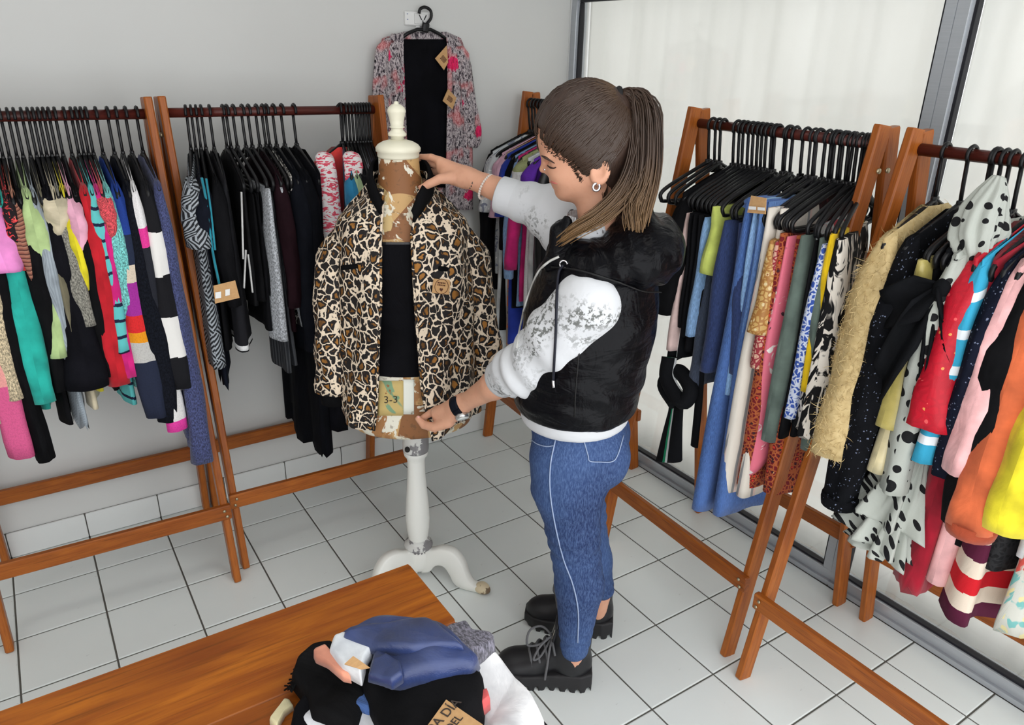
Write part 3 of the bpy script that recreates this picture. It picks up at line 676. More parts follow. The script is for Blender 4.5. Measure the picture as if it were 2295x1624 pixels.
strip(_pp, [(452, 398, -1.0), (462, 450, -1.0), (476, 560, -1.0), (492, 640, -1.02)], .030, _tq, 'piping'); strip(_pp, [(462, 400, -1.0), (472, 470, -1.0), (482, 560, -1.02)], .026, _tq, 'piping')
_pp = [o for o in COL.objects if o.get('label', '').startswith('black track trousers')][0]
for p_ in ([(541, 430, -1.02), (543, 500, -1.02), (545, 580, -1.02)], [(551, 560, -1.06), (549, 600, -1.06), (547, 645, -1.06)], [(556, 570, -1.06), (561, 610, -1.06), (566, 655, -1.06)]): strip(_pp, p_, .022, _ws, 'side_stripe')
for i, (s, nm, c) in enumerate(((3.98, 'turquoise strappy top', (40, 120, 160)), (4.05, 'sage green vest', (150, 170, 130)), (4.15, 'black shirt in the hanger bunch', (26, 26, 30)), (4.24, 'grey office shirt', (96, 98, 104)), (4.32, 'dark blue tunic', (30, 38, 66)), (4.40, 'black lace dress end of the row', (22, 22, 24)))):
    G('B', s, nm, cloth(nm.replace(' ', ''), c), 3.4-.1*i, 'top', 'top', yaw=-.25, sl=1.2)
for i, s in enumerate((4.1, 4.2, 4.28, 4.36)): hang('B', s, -.25, '*bare black hanger, ' + ('first', 'second', 'third', 'fourth')[i] + ' of the bunch by the post behind the dress form')

# ------------------------------------------------------------------ corner rack behind the woman
G('C', .52, 'black padded coat', BLK, 3.0, 'coat', 'coat', sl=2.2, sr=(.12, .12), t=.08)
G('C', .42, 'grey white leaf print shirt', blotch('leafgrey', (190, 194, 196), [((120, 124, 140), .56), ((236, 236, 236), .6)], 18), 3.3, 'shirt', 'shirt', sl=1.0, sr=(.15, .16), t=.07)
trousers('C', .34, 'long white cotton trousers', cloth('whitecot', (210, 214, 216)), 1.75, w=(.42, .4, .36), dc=(.3, .36), t=.07, gap=.1)
G('C', .24, 'black strapped dress', BLK, 2.3, 'dress', 'dress')
G('C', .16, 'lilac blush pink blouse', cloth('lilacblush', (212, 166, 186), 'satin', .45), 3.9, 'blouse', 'blouse', sl=1.0, sr=(.15, .14), t=.07)
G('C', .08, 'brown and orange bird print dress', blotch('birds', (160, 140, 124), [((206, 110, 50), .55), ((110, 90, 80), .62)], 12), 1.95, 'dress', 'dress', w=(.78, .7, .66), t=.07)
G('C', .00, 'royal blue wrap dress', cloth('royal', (34, 54, 150)), 2.1, 'dress', 'dress', sl=1.0, sr=(.12, .13), t=.07)
G('C', -.10, 'black jersey dress in the corner', BLK, 2.8, 'dress', 'dress', sl=1.5)
G('C', -.20, 'light denim shirt', cloth('paledenim', (120, 150, 190), 'denim'), 2.9, 'shirt', 'shirt', sl=2.0, sr=(.1, .08))
G('C', -.30, 'fuchsia pink blouse', cloth('fuchsia', (196, 36, 110)), 3.0, 'blouse', 'blouse', sl=1.9, sr=(.12, .1))
G('C', -.42, 'white long shirt with olive stripe', banded('oliv', [(0, (150, 156, 110)), (.06, (222, 222, 222))]), 2.5, 'shirt', 'shirt', sl=.6, sr=(.14, .12), t=.08)
G('C', -.55, 'white cotton tunic', cloth('tunicw', (206, 208, 208)), 2.5, 'tunic', 'tunic', t=.12, fold=.05)
G('C', -.70, 'purple and turquoise panel top', banded('purpteal', [(0, (96, 46, 160)), (.1, (64, 178, 196)), (.25, (220, 220, 224))]), 2.6, 'top', 'top', sl=.7, sr=(.14, .13), t=.08)
G('C', -1.0, 'black leather look jacket', cloth('blackjk', (24, 24, 26), 'satin', .4), 3.2, 'jacket', 'jacket', sl=2.0, t=.1)
G('C', -1.25, 'charcoal wool coat near the woman', cloth('charcoal', (44, 44, 48)), 2.6, 'coat', 'coat', sl=2.1, t=.1)
# ------------------------------------------------------------------ window rack: jeans, skirts, blouses
DEN = cloth('denim', (66, 96, 152), 'denim'); DDK = cloth('denimdark', (38, 52, 92), 'denim'); DLT = cloth('denimlight', (124, 158, 198), 'denim')
G('D', -4.02, 'black hooded jacket', BLK, 3.75, 'jacket', 'jacket', sl=1.5, sr=(.15, .13), t=.09)
trousers('D', -4.10, 'black trousers with green and white side stripe, knotted', repeat_stripes('trackgreen', [(10, 11, 15)]*4+[(30, 140, 96), (226, 228, 228)]+[(10, 11, 15)]*3, .26, d=0), 3.3, w=(.4, .4, .4), dc=(.42, .46))
G('D', -4.16, 'pale pink shorts', cloth('shellpink', (214, 186, 180)), 3.45, 'shorts', 'shorts', zt=5.2, w=(.5, .5, .5), t=.07, slope=0, dc=(.35, .42))
for i, (s, z) in enumerate(((-4.24, 3.8), (-4.31, 3.7), (-4.38, 3.5))):
    trousers('D', s, ('black leggings', 'black cotton trousers', 'black coated jeans')[i], cloth('black2', (28, 28, 32)), z, w=(.46, .44, .42), dc=(.42, .44))
G('D', -4.44, 'denim shorts with light wash', DLT, 3.75, 'shorts', 'shorts', zt=5.2, w=(.46, .46, .48), t=.08, slope=0, dc=(.38, .42))
G('D', -4.50, 'dark washed denim shorts', cloth('denimblack', (58, 66, 82), 'denim'), 3.1, 'shorts', 'shorts', zt=4.6, w=(.4, .42, .48), t=.10, slope=0, dc=(.36, .40))
G('D', -4.58, 'lime green blouse', cloth('lime', (196, 208, 104)), 4.45, 'blouse', 'blouse', zt=5.35, slope=0, w=(.6, .5, .40), dc=(.28, .50), t=.10, tilt=.25)
trousers('D', -4.76, 'dark indigo folded jeans', DDK, 3.42, w=(.44, .46, .46), dc=(.44, .48), t=.10, gap=.16)
trousers('D', -5.00, 'long flared blue jeans with frayed hem', DEN, 1.62, zt=5.5, w=(.34, .40, .60), dc=(.48, .46), t=.10, gap=.12, waist=DEN, which=1)
trousers('D', -5.10, 'pale washed jeans', DLT, 3.2, zt=5.5, w=(.36, .36, .34), dc=(.46, .5), waist=DLT, which=1)
trousers('D', -5.18, 'mid blue jeans with label', cloth('denimmid', (88, 120, 172), 'denim'), 3.0, zt=5.5, w=(.36, .36, .34), dc=(.46, .5), waist=DEN, which=1)
trousers('D', -5.28, 'white linen trousers with grey stripes', repeat_stripes('linen', [(222, 214, 202)]*5+[(150, 150, 150), (226, 200, 190)], .07, d=0), 2.02, zt=5.45, w=(.34, .36, .42), dc=(.48, .54), t=.09, gap=.10, which=1)
G('D', -5.40, 'gold paisley satin blouse', petals('goldpais', (206, 168, 104), (172, 120, 66), [((228, 206, 160), .4, .3), ((160, 100, 60), .6, .22)], 60, .4), 4.12, 'blouse', 'blouse', zt=5.2, slope=.12, w=(.6, .56, .54), dc=(.28, .42), t=.13)
G('D', -5.47, 'rose paisley tunic', petals('rosepais', (206, 160, 140), (150, 50, 60), [((170, 40, 56), .4, .3), ((226, 190, 160), .5, .25)], 64), 3.7, 'tunic', 'tunic', zt=5.2, slope=.12, w=(.6, .54, .5), dc=(.26, .42), t=.09)
trousers('D', -5.50, 'dark red patchwork print trousers', petals('patchred', (112, 26, 32), (170, 90, 50), [((60, 30, 34), .4, .3), ((204, 60, 44), .65, .28), ((210, 170, 120), .8, .2)], 72), 2.2, w=(.32, .32, .30), dc=(.52, .58), t=.10, gap=.15)
G('D', -5.57, 'pink floral scarf with pointed ends', blotch('pinkfloral', (226, 116, 136), [((240, 232, 226), .6), ((70, 50, 60), .68)], 14), 2.55, 'scarf', 'scarf', zt=5.2, slope=0, w=(.45, .4, .22), dc=(.38, .62), t=.07, tilt=-.9)
trousers('D', -5.66, 'sage grey linen trousers', cloth('sage', (92, 106, 98)), 2.92, zt=5.25, w=(.42, .44, .44), dc=(.44, .46), t=.10, gap=.17, yaw=.12, fold=.03)
trousers('D', -5.72, 'black linen trousers by the sage pair', BLK, 3.0, w=(.4, .4, .4), dc=(.42, .46), yaw=.20)
G('D', -5.75, 'blue and white vine print trousers', petals('bluevine', (54, 84, 168), (206, 214, 232), [((230, 234, 240), .65, .22)], 64), 3.25, 'trousers', 'trousers', zt=5.2, slope=0, w=(.42, .42, .40), dc=(.42, .46), t=.09, yaw=.28)
G('D', -5.78, 'mustard yellow scarf top', cloth('mustardy', (222, 184, 20)), 3.6, 'top', 'top', zt=5.32, slope=0, w=(.6, .5, .40), dc=(.28, .46), t=.11, yaw=.34, fold=.05)
_zeb = blotch('zebra', (232, 224, 212), [((14, 14, 16), .47), ((206, 180, 156), .70)], 17, dist=1.2, stretch=(1.5, .6, 1))
G('D', -5.82, 'black and white brushstroke print dress', _zeb, 3.2, 'dress', 'dress', zt=5.28, slope=0, w=(.62, .55, .54), dc=(.26, .46), t=.16, yaw=.38, fold=.07, rag=.03)
G('D', -5.36, 'dark red lace top hung low', petals('redlace', (58, 24, 28), (34, 16, 18), [((90, 40, 44), .5, .3)], 80), 4.7, 'top', 'top', w=(.75, .7, .66), t=.07, zt=5.7)
G('D', -5.60, 'multicoloured flower scarf on the hanger bar', blotch('multiflor', (232, 236, 236), [((226, 96, 110), .55), ((60, 150, 170), .6), ((180, 190, 90), .66)], 16), 4.95, 'scarf', 'scarf', zt=5.34, slope=0, w=(.68, .66, .6), t=.06, yaw=.30)
for i, s in enumerate((-3.62, -3.72, -3.80, -4.62, -4.78, -4.86, -5.0, -5.16, -5.28)): hang('D', s, .05*(i % 3), '*bare black hanger, number %s along the window rack rod from the corner' % 'one two three four five six seven eight nine'.split()[i], 0)

_kt = [o for o in COL.objects if o.get('label', '').startswith('black trousers with green')][0]
def knot():
    K_ = lambda u, v, x=6.62: onplane(u, v, 0, x); m = MATS['cloth_trackgreen']
    mk('knot', tube(spline([K_(1500, 800), K_(1496, 850, 6.55), K_(1530, 900, 6.52), K_(1548, 870, 6.6), K_(1520, 832, 6.68), K_(1490, 860, 6.6), K_(1515, 905, 6.56)], 40), .10, 12), m, _kt)
    P = np.zeros((12, 14, 3))
    for i, t in enumerate(np.linspace(0, 1, 12)):
        for j, w in enumerate(np.linspace(0, 1, 14)):
            u = np.interp(t, [0, 1], [1502, 1473])*(1-w)+np.interp(t, [0, 1], [1530, 1528])*w; P[i, j] = K_(u, np.interp(t, [0, 1], [900, 1032])+4*math.sin(3*w), 6.58+.03*math.sin(5*w+2*t))
    mk('trouser_end', thicken(P, .05), repeat_stripes('trackend', [(10, 11, 15)]*3+[(30, 140, 96), (214, 218, 218)]+[(10, 11, 15)]*3, .098, d=0), _kt)
    mk('trouser_end', tube(spline([K_(1572, 800, 6.7), K_(1566, 900, 6.7), K_(1556, 1000, 6.7)], 10), [.06]*10, 10, True, .5), m, _kt)
knot()
# ------------------------------------------------------------------ right edge rack: dresses
def _fluffmat():
    k = NT('cloth_fluff', .7, .3); n = k.noise(k.coord('Object'), 60, 3); k.out('Base Color', k.mix(n.outputs[0], (168, 140, 88), (222, 200, 150))); return k.m
M_FLUFF = _fluffmat()
fl = G('E', -6.60, 'fluffy straw gold cardigan', M_FLUFF, 3.35, 'cardigan', 'cardigan', sl=2.15, sr=(.19, .22), t=.12, yaw=.05)
def fluff(root, seed, n, L):
    rng = np.random.RandomState(seed); tufts = []
    for ob in [root]+[c for c in root.children if c.name.startswith('sleeve')]:
        me = ob.data; co = np.array([v.co for v in me.vertices])/T+ORG[ob]; no = np.array([v.normal for v in me.vertices]); qs = [p.vertices[:] for p in me.polygons if len(p.vertices) == 4]
        ar = np.array([np.linalg.norm(np.cross(co[q[1]]-co[q[0]], co[q[3]]-co[q[0]])) for q in qs]); ar /= ar.sum()
        for i in rng.choice(len(qs), n, p=ar):
            q = qs[i]; u, v = rng.rand(2); b = (co[q[0]]*(1-u)+co[q[1]]*u)*(1-v)+(co[q[3]]*(1-u)+co[q[2]]*u)*v
            nn = nrm(no[q[0]]); d = nrm(nn+.75*rng.randn(3)+np.array([0, 0, -.25])); s = nrm(np.cross(d, rng.randn(3)))*.0036; tip = b+d*L*(.5+rng.rand()); mid = (b+tip)/2+.25*L*rng.randn(3)*.5
            tufts.append((b-s, b+s, mid-s*.7, mid+s*.7, tip))
    V = np.array(tufts).reshape(-1, 3); F = []
    for i in range(len(tufts)): o = 5*i; F += [(o, o+1, o+3, o+2), (o+2, o+3, o+4)]
    mk('fluff', (V, F), M_FLUFF, root, smooth=False, kind='stuff')
fluff(fl, 5, 15000, .085)
G('E', -6.84, 'black knit jumper with silver flecks', cloth('flecknit', (24, 25, 32), 'glitter'), 3.0, 'jumper', 'jumper', sl=2.7, sr=(.17, .17), t=.10, cuff=cloth('flecknit', (24, 25, 32)))
G('E', -7.04, 'mustard silk wrap blouse', cloth('mustsilk', (186, 170, 92), 'satin', .4), 3.7, 'blouse', 'blouse', zt=5.3, slope=0, w=(.75, .62, .58), dc=(.12, .38), t=.15, fold=.06)
G('E', -7.06, 'cream satin skirt under the mustard blouse', cloth('creamsat', (218, 204, 160), 'satin', .45), 3.2, 'skirt', 'skirt', zt=5.0, slope=0, w=(.5, .5, .55), dc=(.26, .38), t=.12)
G('E', -7.13, 'black chiffon top with white trim', cloth('chiff', (22, 22, 25)), 3.6, 'top', 'top', zt=5.36, slope=0, w=(.72, .66, .6), dc=(.05, .12), t=.08)
bw = G('E', -7.20, 'black blouse tied in a big bow', cloth('bowblack', (26, 27, 33)), 4.0, 'blouse', 'blouse', w=(.78, .68, .6), t=.09)
_dot = dots('polka', (178, 182, 174), (20, 20, 22), 25, .34, .45)
pd = G('E', -7.30, 'sheer grey dress with black polka dots and ruffled hem', _dot, 2.75, 'dress', 'dress', w=(.80, .66, .60), t=.10, sl=2.3, sr=(.13, .12), dc=(0, .2), tilt=.0)
G('E', -7.46, 'red satin tunic with gold sprigs', petals('redgold', (190, 24, 44), (180, 24, 42), [((222, 150, 80), .6, .16), ((226, 90, 90), .7, .2)], 44, .4), 3.85, 'tunic', 'tunic', w=(.80, .7, .68), t=.13, sl=1.5, sr=(.15, .20))
G('E', -7.52, 'sky blue striped top', repeat_stripes('skyst', [(56, 160, 196)]*3+[(226, 232, 236)], .09), 3.6, 'top', 'top', sl=1.9, sr=(.10, .09))
G('E', -7.60, 'long crimson dress with frilled end', cloth('crimson', (150, 20, 40)), 2.1, 'dress', 'dress', w=(.78, .70, .62), t=.17, dc=(0, .12), fold=.06, rag=.04)
G('E', -7.69, 'navy sequinned top', cloth('navyseq', (28, 34, 58), 'glitter'), 3.1, 'top', 'top', sl=1.9, sr=(.09, .08))
G('E', -7.80, 'pale pink dress with stitched border', cloth('blush', (236, 178, 178)), 2.25, 'dress', 'dress', w=(.80, .70, .70), t=.13, sl=1.9, sr=(.13, .14))
G('E', -7.91, 'black long dress beside the pink one', BLK, 2.75, 'dress', 'dress', w=(.80, .7, .66), t=.10, sl=2.3, sr=(.16, .15))
G('E', -8.02, 'rust orange long sleeved blouse', cloth('rust', (206, 100, 60)), 3.3, 'blouse', 'blouse', w=(.80, .7, .68), t=.10, sl=2.3, sr=(.19, .19), cuff=cloth('rustdk', (176, 76, 48)))
G('E', -8.10, 'red, cream and purple wide striped dress', repeat_stripes('wide', [(196, 30, 40), (222, 206, 188), (84, 26, 52), (222, 206, 188)], .19), 2.1, 'dress', 'dress', w=(.8, .72, .82), t=.16, fold=.08)
G('E', -8.20, 'black lace shift', petals('blklace', (20, 20, 22), (36, 36, 38), [((10, 10, 12), .4, .3)], 60), 2.7, 'dress', 'dress', t=.10)
G('E', -8.29, 'yellow crinkle blouse', cloth('yellow', (222, 206, 44)), 3.3, 'blouse', 'blouse', t=.10, sl=2.25, sr=(.17, .17))
G('E', -8.38, 'white slip top', cloth('slip', (222, 222, 224), 'satin', .5), 2.95, 'top', 'top', t=.08)
def _sheer():
    k = NT('cloth_sheerflower', .6, .3); _folds(k)
    v = k.coord('UV'); f = k.vor(v, 24); y = k.sep(v)[1]
    col = k.mix(k.math('LESS_THAN', f.outputs['Distance'], .28), (206, 206, 196), (226, 214, 160)); r = k.sep(f.outputs['Color'])[0]
    n = k.noise(v, 26, 2); col = k.mix(k.step(n.outputs[0], .58, .62), col, (120, 184, 180))
    m = k.math('MULTIPLY', k.math('GREATER_THAN', y, .60), k.math('LESS_THAN', y, .69)); col = k.mix(k.math('MULTIPLY', m, k.step(n.outputs[0], .42, .5)), col, (214, 88, 78))
    col = k.mix(k.math('GREATER_THAN', y, .88), col, (90, 188, 190)); k.out('Base Color', col); return k.m
G('E', -8.47, 'sheer dress embroidered with flowers and turquoise edging', _sheer(), 2.2, 'dress', 'dress', w=(.78, .7, .74), t=.15, rag=.03, fold=.06)
G('E', -8.62, 'black beaded blouse at the picture edge', BLK, 3.1, 'blouse', 'blouse', sl=2.0)
for i, s in enumerate((-8.54, -8.70, -8.78)): hang('E', s, .05*(i % 3), '*bare black hanger, %s at the right picture edge' % ('first', 'second', 'third')[i], 0)
# the bow, the knotted dotted collar and the ruffle
def blob(fn, lo, hi, h, it=3): return relax(surface(fn, lo, hi, h), it)
def bow(c):
    c = np.array(c)
    def lobe(a, b, w): 
        P = np.zeros((7, 10, 3)); a, b = np.array(a), np.array(b)
        for i, u in enumerate(np.linspace(0, 1, 7)):
            for j, v in enumerate(np.linspace(-1, 1, 10)):
                q = a+(b-a)*u; P[i, j] = q+np.array([.05*math.sin(3*v+2*u)-.06*math.sin(math.pi*u), .35*w*v*np.interp(u, [0, .35, 1], [.25, 1, .8])*.5, w*v*np.interp(u, [0, .35, 1], [.25, .9, .8])*.5])
        return thicken(P, .02)
    mk('bow_knot', blob(lambda p: sd_ell(p, c, (.07, .08, .11)), c-.2, c+.2, .02), cloth('bowblack', (26, 27, 33)), bw)
    for b, w in (((-.06, .42, -.28), .42), ((-.04, -.20, -.42), .40), ((-.10, .30, -.95), .46), ((-.02, -.1, -1.1), .3)):
        mk('bow_loop', lobe(c, c+np.array(b), w), cloth('bowblack', (26, 27, 33)), bw)
bow(onplane(2110, 650, 0, 6.52))
def fluted(path, rads, mat, name, parent, nfl=7, amp=.25, flat=.7, seed=0):
    """gathered cloth: a tube whose section is pleated"""
    p, t, A, B = frames(spline(path, 26)); r = np.interp(np.linspace(0, 1, 26), np.linspace(0, 1, len(rads)), rads); th_ = np.linspace(0, 2*np.pi, 64, endpoint=False); ph = np.random.RandomState(seed).rand(3)*6; R_ = []
    for i in range(26):
        u = i/25; k = 1+amp*u*np.sin(nfl*th_+ph[0]+1.5*u)+.4*amp*np.sin((2*nfl-1)*th_+ph[1]-2*u); R_.append(p[i]+r[i]*(np.outer(k*np.cos(th_), A[i])+flat*np.outer(k*np.sin(th_), B[i])))
    return mk(name, loft(R_), mat, parent)
def dotted():
    k = dots('polka3', (176, 180, 172), (20, 20, 22), 27, .35, .5); E_ = lambda u, v, x: onplane(u, v, 0, x)
    fluted([E_(2238, 395, 7.0), E_(2222, 430, 6.95), E_(2196, 480, 6.85), E_(2182, 530, 6.75), E_(2186, 585, 6.7)], [.05, .12, .17, .17, .09], k, 'tied_collar', pd, 6, .2, .6, 1)
    fluted([E_(2240, 400, 7.1), E_(2232, 450, 7.0), E_(2222, 520, 6.9), E_(2215, 575, 6.85)], [.05, .10, .13, .05], k, 'tied_collar', pd, 5, .2, .6, 2)
    for i, (a, b, r) in enumerate((((2060, 1010), (1990, 1160), .34), ((2040, 1060), (1960, 1200), .36), ((2030, 1100), (1975, 1235), .32))):
        fluted([E_(a[0], a[1], 6.8), E_((a[0]+b[0])/2, (a[1]+b[1])/2, 6.74), E_(b[0], b[1], 6.68)], [.10, .7*r, r], k, 'ruffle', pd, 8, .34, .7, 3+i)
dotted()
# ------------------------------------------------------------------ dress form with the leopard jacket
MC = np.array([3.81, -2.49, 0.0]); _n = nrm((MC-CAM)*[1, 1, 0]); MR = np.array([_n[1], -_n[0], 0.0])
def MW(r, d, z): return MC+MR*r-_n*d+np.array([0, 0, z])            # r to the picture's right, d towards the viewer
def mpx(u, v, d):
    q = ray(u, v); X = CAM+q*(((MC-_n*d-CAM)@_n)/(q@_n)); return np.array([(X-MC)@MR, d, X[2]])
def _peel(name, coord='Object', sc=1.0):
    k = NT(name, .55, .35); v = k.coord(coord); a = k.noise(v, 7*sc, 5, .6, .3); b = k.noise(v, 13*sc, 4, .6, .6)
    cell = k.vor(v, 9*sc); cc = k.sep(cell.outputs['Color'])
    col = k.mix(k.step(a.outputs[0], .42, .46), (164, 116, 72), (194, 156, 104))
    col = k.mix(k.math('GREATER_THAN', cc[0], .72), col, (200, 172, 118)); col = k.mix(k.math('GREATER_THAN', cc[1], .86), col, (136, 90, 54))
    col = k.mix(k.step(b.outputs[0], .56, .58), col, (226, 222, 206)); big = k.noise(k.coord(coord, loc=(.37, .2, .11)), 8*sc, 5, .7, .5); col = k.mix(k.step(big.outputs[0], .56, .575), col, (224, 218, 198)); s = k.noise(v, 60*sc, 3)
    col = k.mix(k.math('MULTIPLY', k.step(s.outputs[0], .6, .66), .5), col, (96, 70, 46)); k.out('Base Color', col); k.bump(b.outputs[0], .4, .003); return k.m
def _cream(name, base=(226, 222, 200), chip=(120, 116, 112), thr=.66, sc=1.0):
    k = NT(name, .4, .4); v = k.coord('Object', (1, 1, .7)); a = k.noise(v, 16*sc, 5, .65); b = k.noise(v, 4, 3)
    col = k.mix(b.outputs[0], base, tuple(min(255, x+10) for x in base)); col = k.mix(k.step(a.outputs[0], thr, thr+.03), col, chip); k.out('Base Color', col); k.bump(a.outputs[0], .15, .002); return k.m
M_PEEL = _peel('peeling_paper'); M_CREAM = _cream('cream_paint', thr=.70); M_WHITEP = _cream('chipped_white', (226, 226, 220), (110, 106, 104), .68); M_GREYP = _cream('worn_grey', (206, 206, 202), (128, 126, 128), .47)
form = empty('dress_form', MC, 'vintage dress form on a chipped white tripod wearing the leopard jacket', 'mannequin')
SEC = [(2.48, .66, .50), (2.50, .76, .58), (2.56, .79, .60), (2.9, .77, .59), (3.4, .66, .5), (3.8, .60, .45), (4.3, .66, .50), (4.8, .72, .46), (5.08, .66, .37), (5.27, .45, .30), (5.42, .28, .25), (5.6, .235, .225), (5.80, .225, .22)]
def sec(z, tab):
    t = np.array(tab); return np.interp(z, t[:, 0], t[:, 1]), np.interp(z, t[:, 0], t[:, 2])
def cx(z): return np.interp(z, [2.5, 5.4, 6.4], [-.04, -.09, -.11])
th = np.linspace(0, 2*np.pi, 56, endpoint=False)
zz = np.concatenate([[2.48, 2.50, 2.56], np.linspace(2.7, 5.8, 34)])
torso = mk('torso', loft([np.array([MW(cx(z)+sec(z, SEC)[0]*math.sin(t), sec(z, SEC)[1]*math.cos(t), z) for t in th]) for z in zz]), M_PEEL, form)
def at(prof, n=36, sh=0): return lathe([(r, z) for r, z in prof], MC+MR*sh, n)
mk('neck_cap', at([(.0, 5.78), (.225, 5.78), (.235, 5.80), (.235, 5.84), (.25, 5.85), (.252, 5.89), (.225, 5.925), (.17, 5.955), (.10, 5.975), (.0, 5.98)], sh=-.10), M_CREAM, form)
mk('finial', at([(.0, 5.96), (.075, 5.97), (.07, 6.01), (.10, 6.015), (.105, 6.035), (.095, 6.05), (.07, 6.075), (.065, 6.10), (.085, 6.105), (.085, 6.115), (.07, 6.12), (.082, 6.19), (.097, 6.255), (.103, 6.27), (.103, 6.285), (.09, 6.315), (.055, 6.345), (.028, 6.355), (.026, 6.37), (.015, 6.38), (0, 6.382)], sh=-.105), M_CREAM, form)
col = mk('column', at([(0, 2.52), (.165, 2.52), (.165, 2.02), (.155, 1.97), (.125, 1.93), (.115, 1.88), (.118, 1.7), (.135, 1.45), (.158, 1.15), (.165, .98), (.155, .82), (.135, .68), (.125, .64), (.125, .60)]), M_WHITEP, form)
mk('column_collar', at([(.1, 2.36), (.168, 2.36), (.172, 2.34), (.172, 2.06), (.166, 2.03), (.1, 2.03)]), M_GREYP, form)
_h = mpx(913, 1008, .17); mk('peg_hole', tube([MW(_h[0]-.0, .14, _h[2]), MW(_h[0], .177, _h[2])], .034, 14), plain('hole_dark', (38, 36, 34), .8), form)
mk('base_ring', at([(.1, .66), (.135, .66), (.14, .62), (.16, .60), (.195, .575), (.2, .55), (.19, .525), (.15, .51), (.15, .45), (.1, .42)]), M_GREYP, form)
mk('hub', at([(0, .5), (.15, .5), (.155, .4), (.145, .25), (.11, .16), (.05, .11), (0, .1)], 20), M_WHITEP, form)
def cabriole(ang):
    d = np.array([math.cos(ang), math.sin(ang), 0]); s = np.array([-d[1], d[0], 0])
    up = spline([(.06, .56), (.20, .53), (.36, .60), (.54, .59), (.68, .45), (.75, .25), (.83, .13), (.95, .13)], 30)
    lo = spline([(.06, .10), (.18, .16), (.28, .29), (.40, .31), (.49, .20), (.55, .08), (.66, .02), (.95, .01)], 30)
    rings = []
    for (xu, zu), (xl, zl) in zip(up, lo):
        w = np.interp(xu, [0, .3, .75, .95], [.055, .075, .075, .06]); a = np.array([xu, zu]); b = np.array([xl, zl])
        R_ = []
        for f_, w_ in ((0, .75), (.08, 1), (.5, 1.06), (.92, 1), (1, .75)): q = a+(b-a)*f_; R_.append(MC+d*q[0]+s*w*w_+[0, 0, q[1]])
        for f_, w_ in ((1, .75), (.92, 1), (.5, 1.06), (.08, 1), (0, .75)): q = a+(b-a)*f_; R_.append(MC+d*q[0]-s*w*w_+[0, 0, q[1]])
        rings.append(R_)
    lg = mk('leg', loft(rings), M_WHITEP, form)
    ft = MC+d*.95; mk('foot', relax(surface(lambda p: smin(sd_ell(p, ft+[0, 0, .075], (.10, .10, .075)), sd_ell(p, ft+d*.05+[0, 0, .06], (.07, .09, .055)), .04), ft-[.2, .2, .02], ft+[.2, .2, .25], .016), 1), _cream('worn_foot', (206, 190, 158), (120, 100, 78), .52), lg)
a0 = math.atan2(-.73, .56)
for k in range(3): cabriole(a0+k*2*math.pi/3)
# paper label on the belly of the form
def lettering(txt, size, mat, parent, o, ex, ey, name='lettering'):
    """flat letters in the plane ex, ey at o (tiles)"""
    cu = bpy.data.curves.new('txt', 'FONT'); cu.body = txt; cu.size = size; cu.align_x = 'CENTER'; cu.align_y = 'CENTER'; cu.extrude = .0015
    ob = bpy.data.objects.new('txt', cu); COL.objects.link(ob); bpy.context.view_layer.update()
    me = bpy.data.meshes.new_from_object(ob.evaluated_get(bpy.context.evaluated_depsgraph_get()))
    bpy.data.objects.remove(ob); v = np.array([q.co[:] for q in me.vertices]); f = [p.vertices[:] for p in me.polygons]; bpy.data.meshes.remove(me)
    ez = np.cross(ex, ey); W_ = np.asarray(o)+v[:, :1]*np.asarray(ex)+v[:, 1:2]*np.asarray(ey)+v[:, 2:3]*ez
    return mk(name, (W_, f), mat, parent, smooth=False)
def patch(u0, v0, u1, v1, mat, name, off):
    P = np.zeros((6, 10, 3))
    for i, v in enumerate(np.linspace(v0, v1, 6)):
        for j, u in enumerate(np.linspace(u0, u1, 10)):
            d = .55
            for _ in range(6):
                q = mpx(u, v, d); a, b = sec(q[2], SEC); d = b*math.sqrt(max(0, 1-((q[0]-cx(q[2]))/a)**2))+off
            P[i, j] = MW(q[0], d, q[2])
    return mk(name, thicken(P, .006), mat, torso)
_pp = blotch('paperlabel', (196, 172, 112), [((124, 156, 124), .52), ((150, 92, 54), .66)], 9, folds=False, coord='Object')
patch(846, 853, 904, 931, _pp, 'paper_label', .012); patch(904, 850, 928, 928, _cream('flaked_white', (216, 218, 208), (150, 140, 120), .6, 2), 'flaked_paint', .01)
q = mpx(876, 893, .60); lettering('3-3', .13, plain('ink', (44, 36, 24), .6), torso, MW(q[0], .635, q[2]), MR, np.array([0, 0, 1.0]))
# black vest top on the form
def tank():
    z0, z1 = mpx(888, 851, .56)[2], mpx(888, 549, .50)[2]; R_ = []
    for z in np.linspace(z0, z1, 22):
        a, b = sec(z, SEC); R_.append(np.array([MW(cx(z)+(a+.02)*math.sin(t), (b+.02)*math.cos(t), z+.02*math.cos(t)) for t in th]))
    o = mk('vest_top', loft(R_, False), cloth('tankblack', (20, 21, 25), 'rib'), label='black ribbed vest top on the dress form under the leopard jacket', cat='top')
    tr = [np.array([MW(cx(z1)+(sec(z1, SEC)[0]+.028)*math.sin(t), (sec(z1, SEC)[1]+.028)*math.cos(t), z1+dz+.02*math.cos(t)) for t in th]) for dz in (-.05, .0)]
    mk('neck_binding', loft(tr, False), cloth('binding', (34, 34, 38), 'satin', .4), o)
tank()
M_LEO = leopard('leopard', 'Object', 40)
JS = [(2.70, .86, .70), (3.3, .83, .66), (3.9, .80, .62), (4.5, .81, .60), (4.9, .80, .54), (5.08, .73, .47), (5.20, .60, .41), (5.32, .44, .355), (5.42, .335, .32), (5.47, .30, .30)]
jk = empty('leopard_jacket', MC+[0, 0, 2.7], 'leopard print bomber jacket with black collar worn by the dress form', 'jacket')
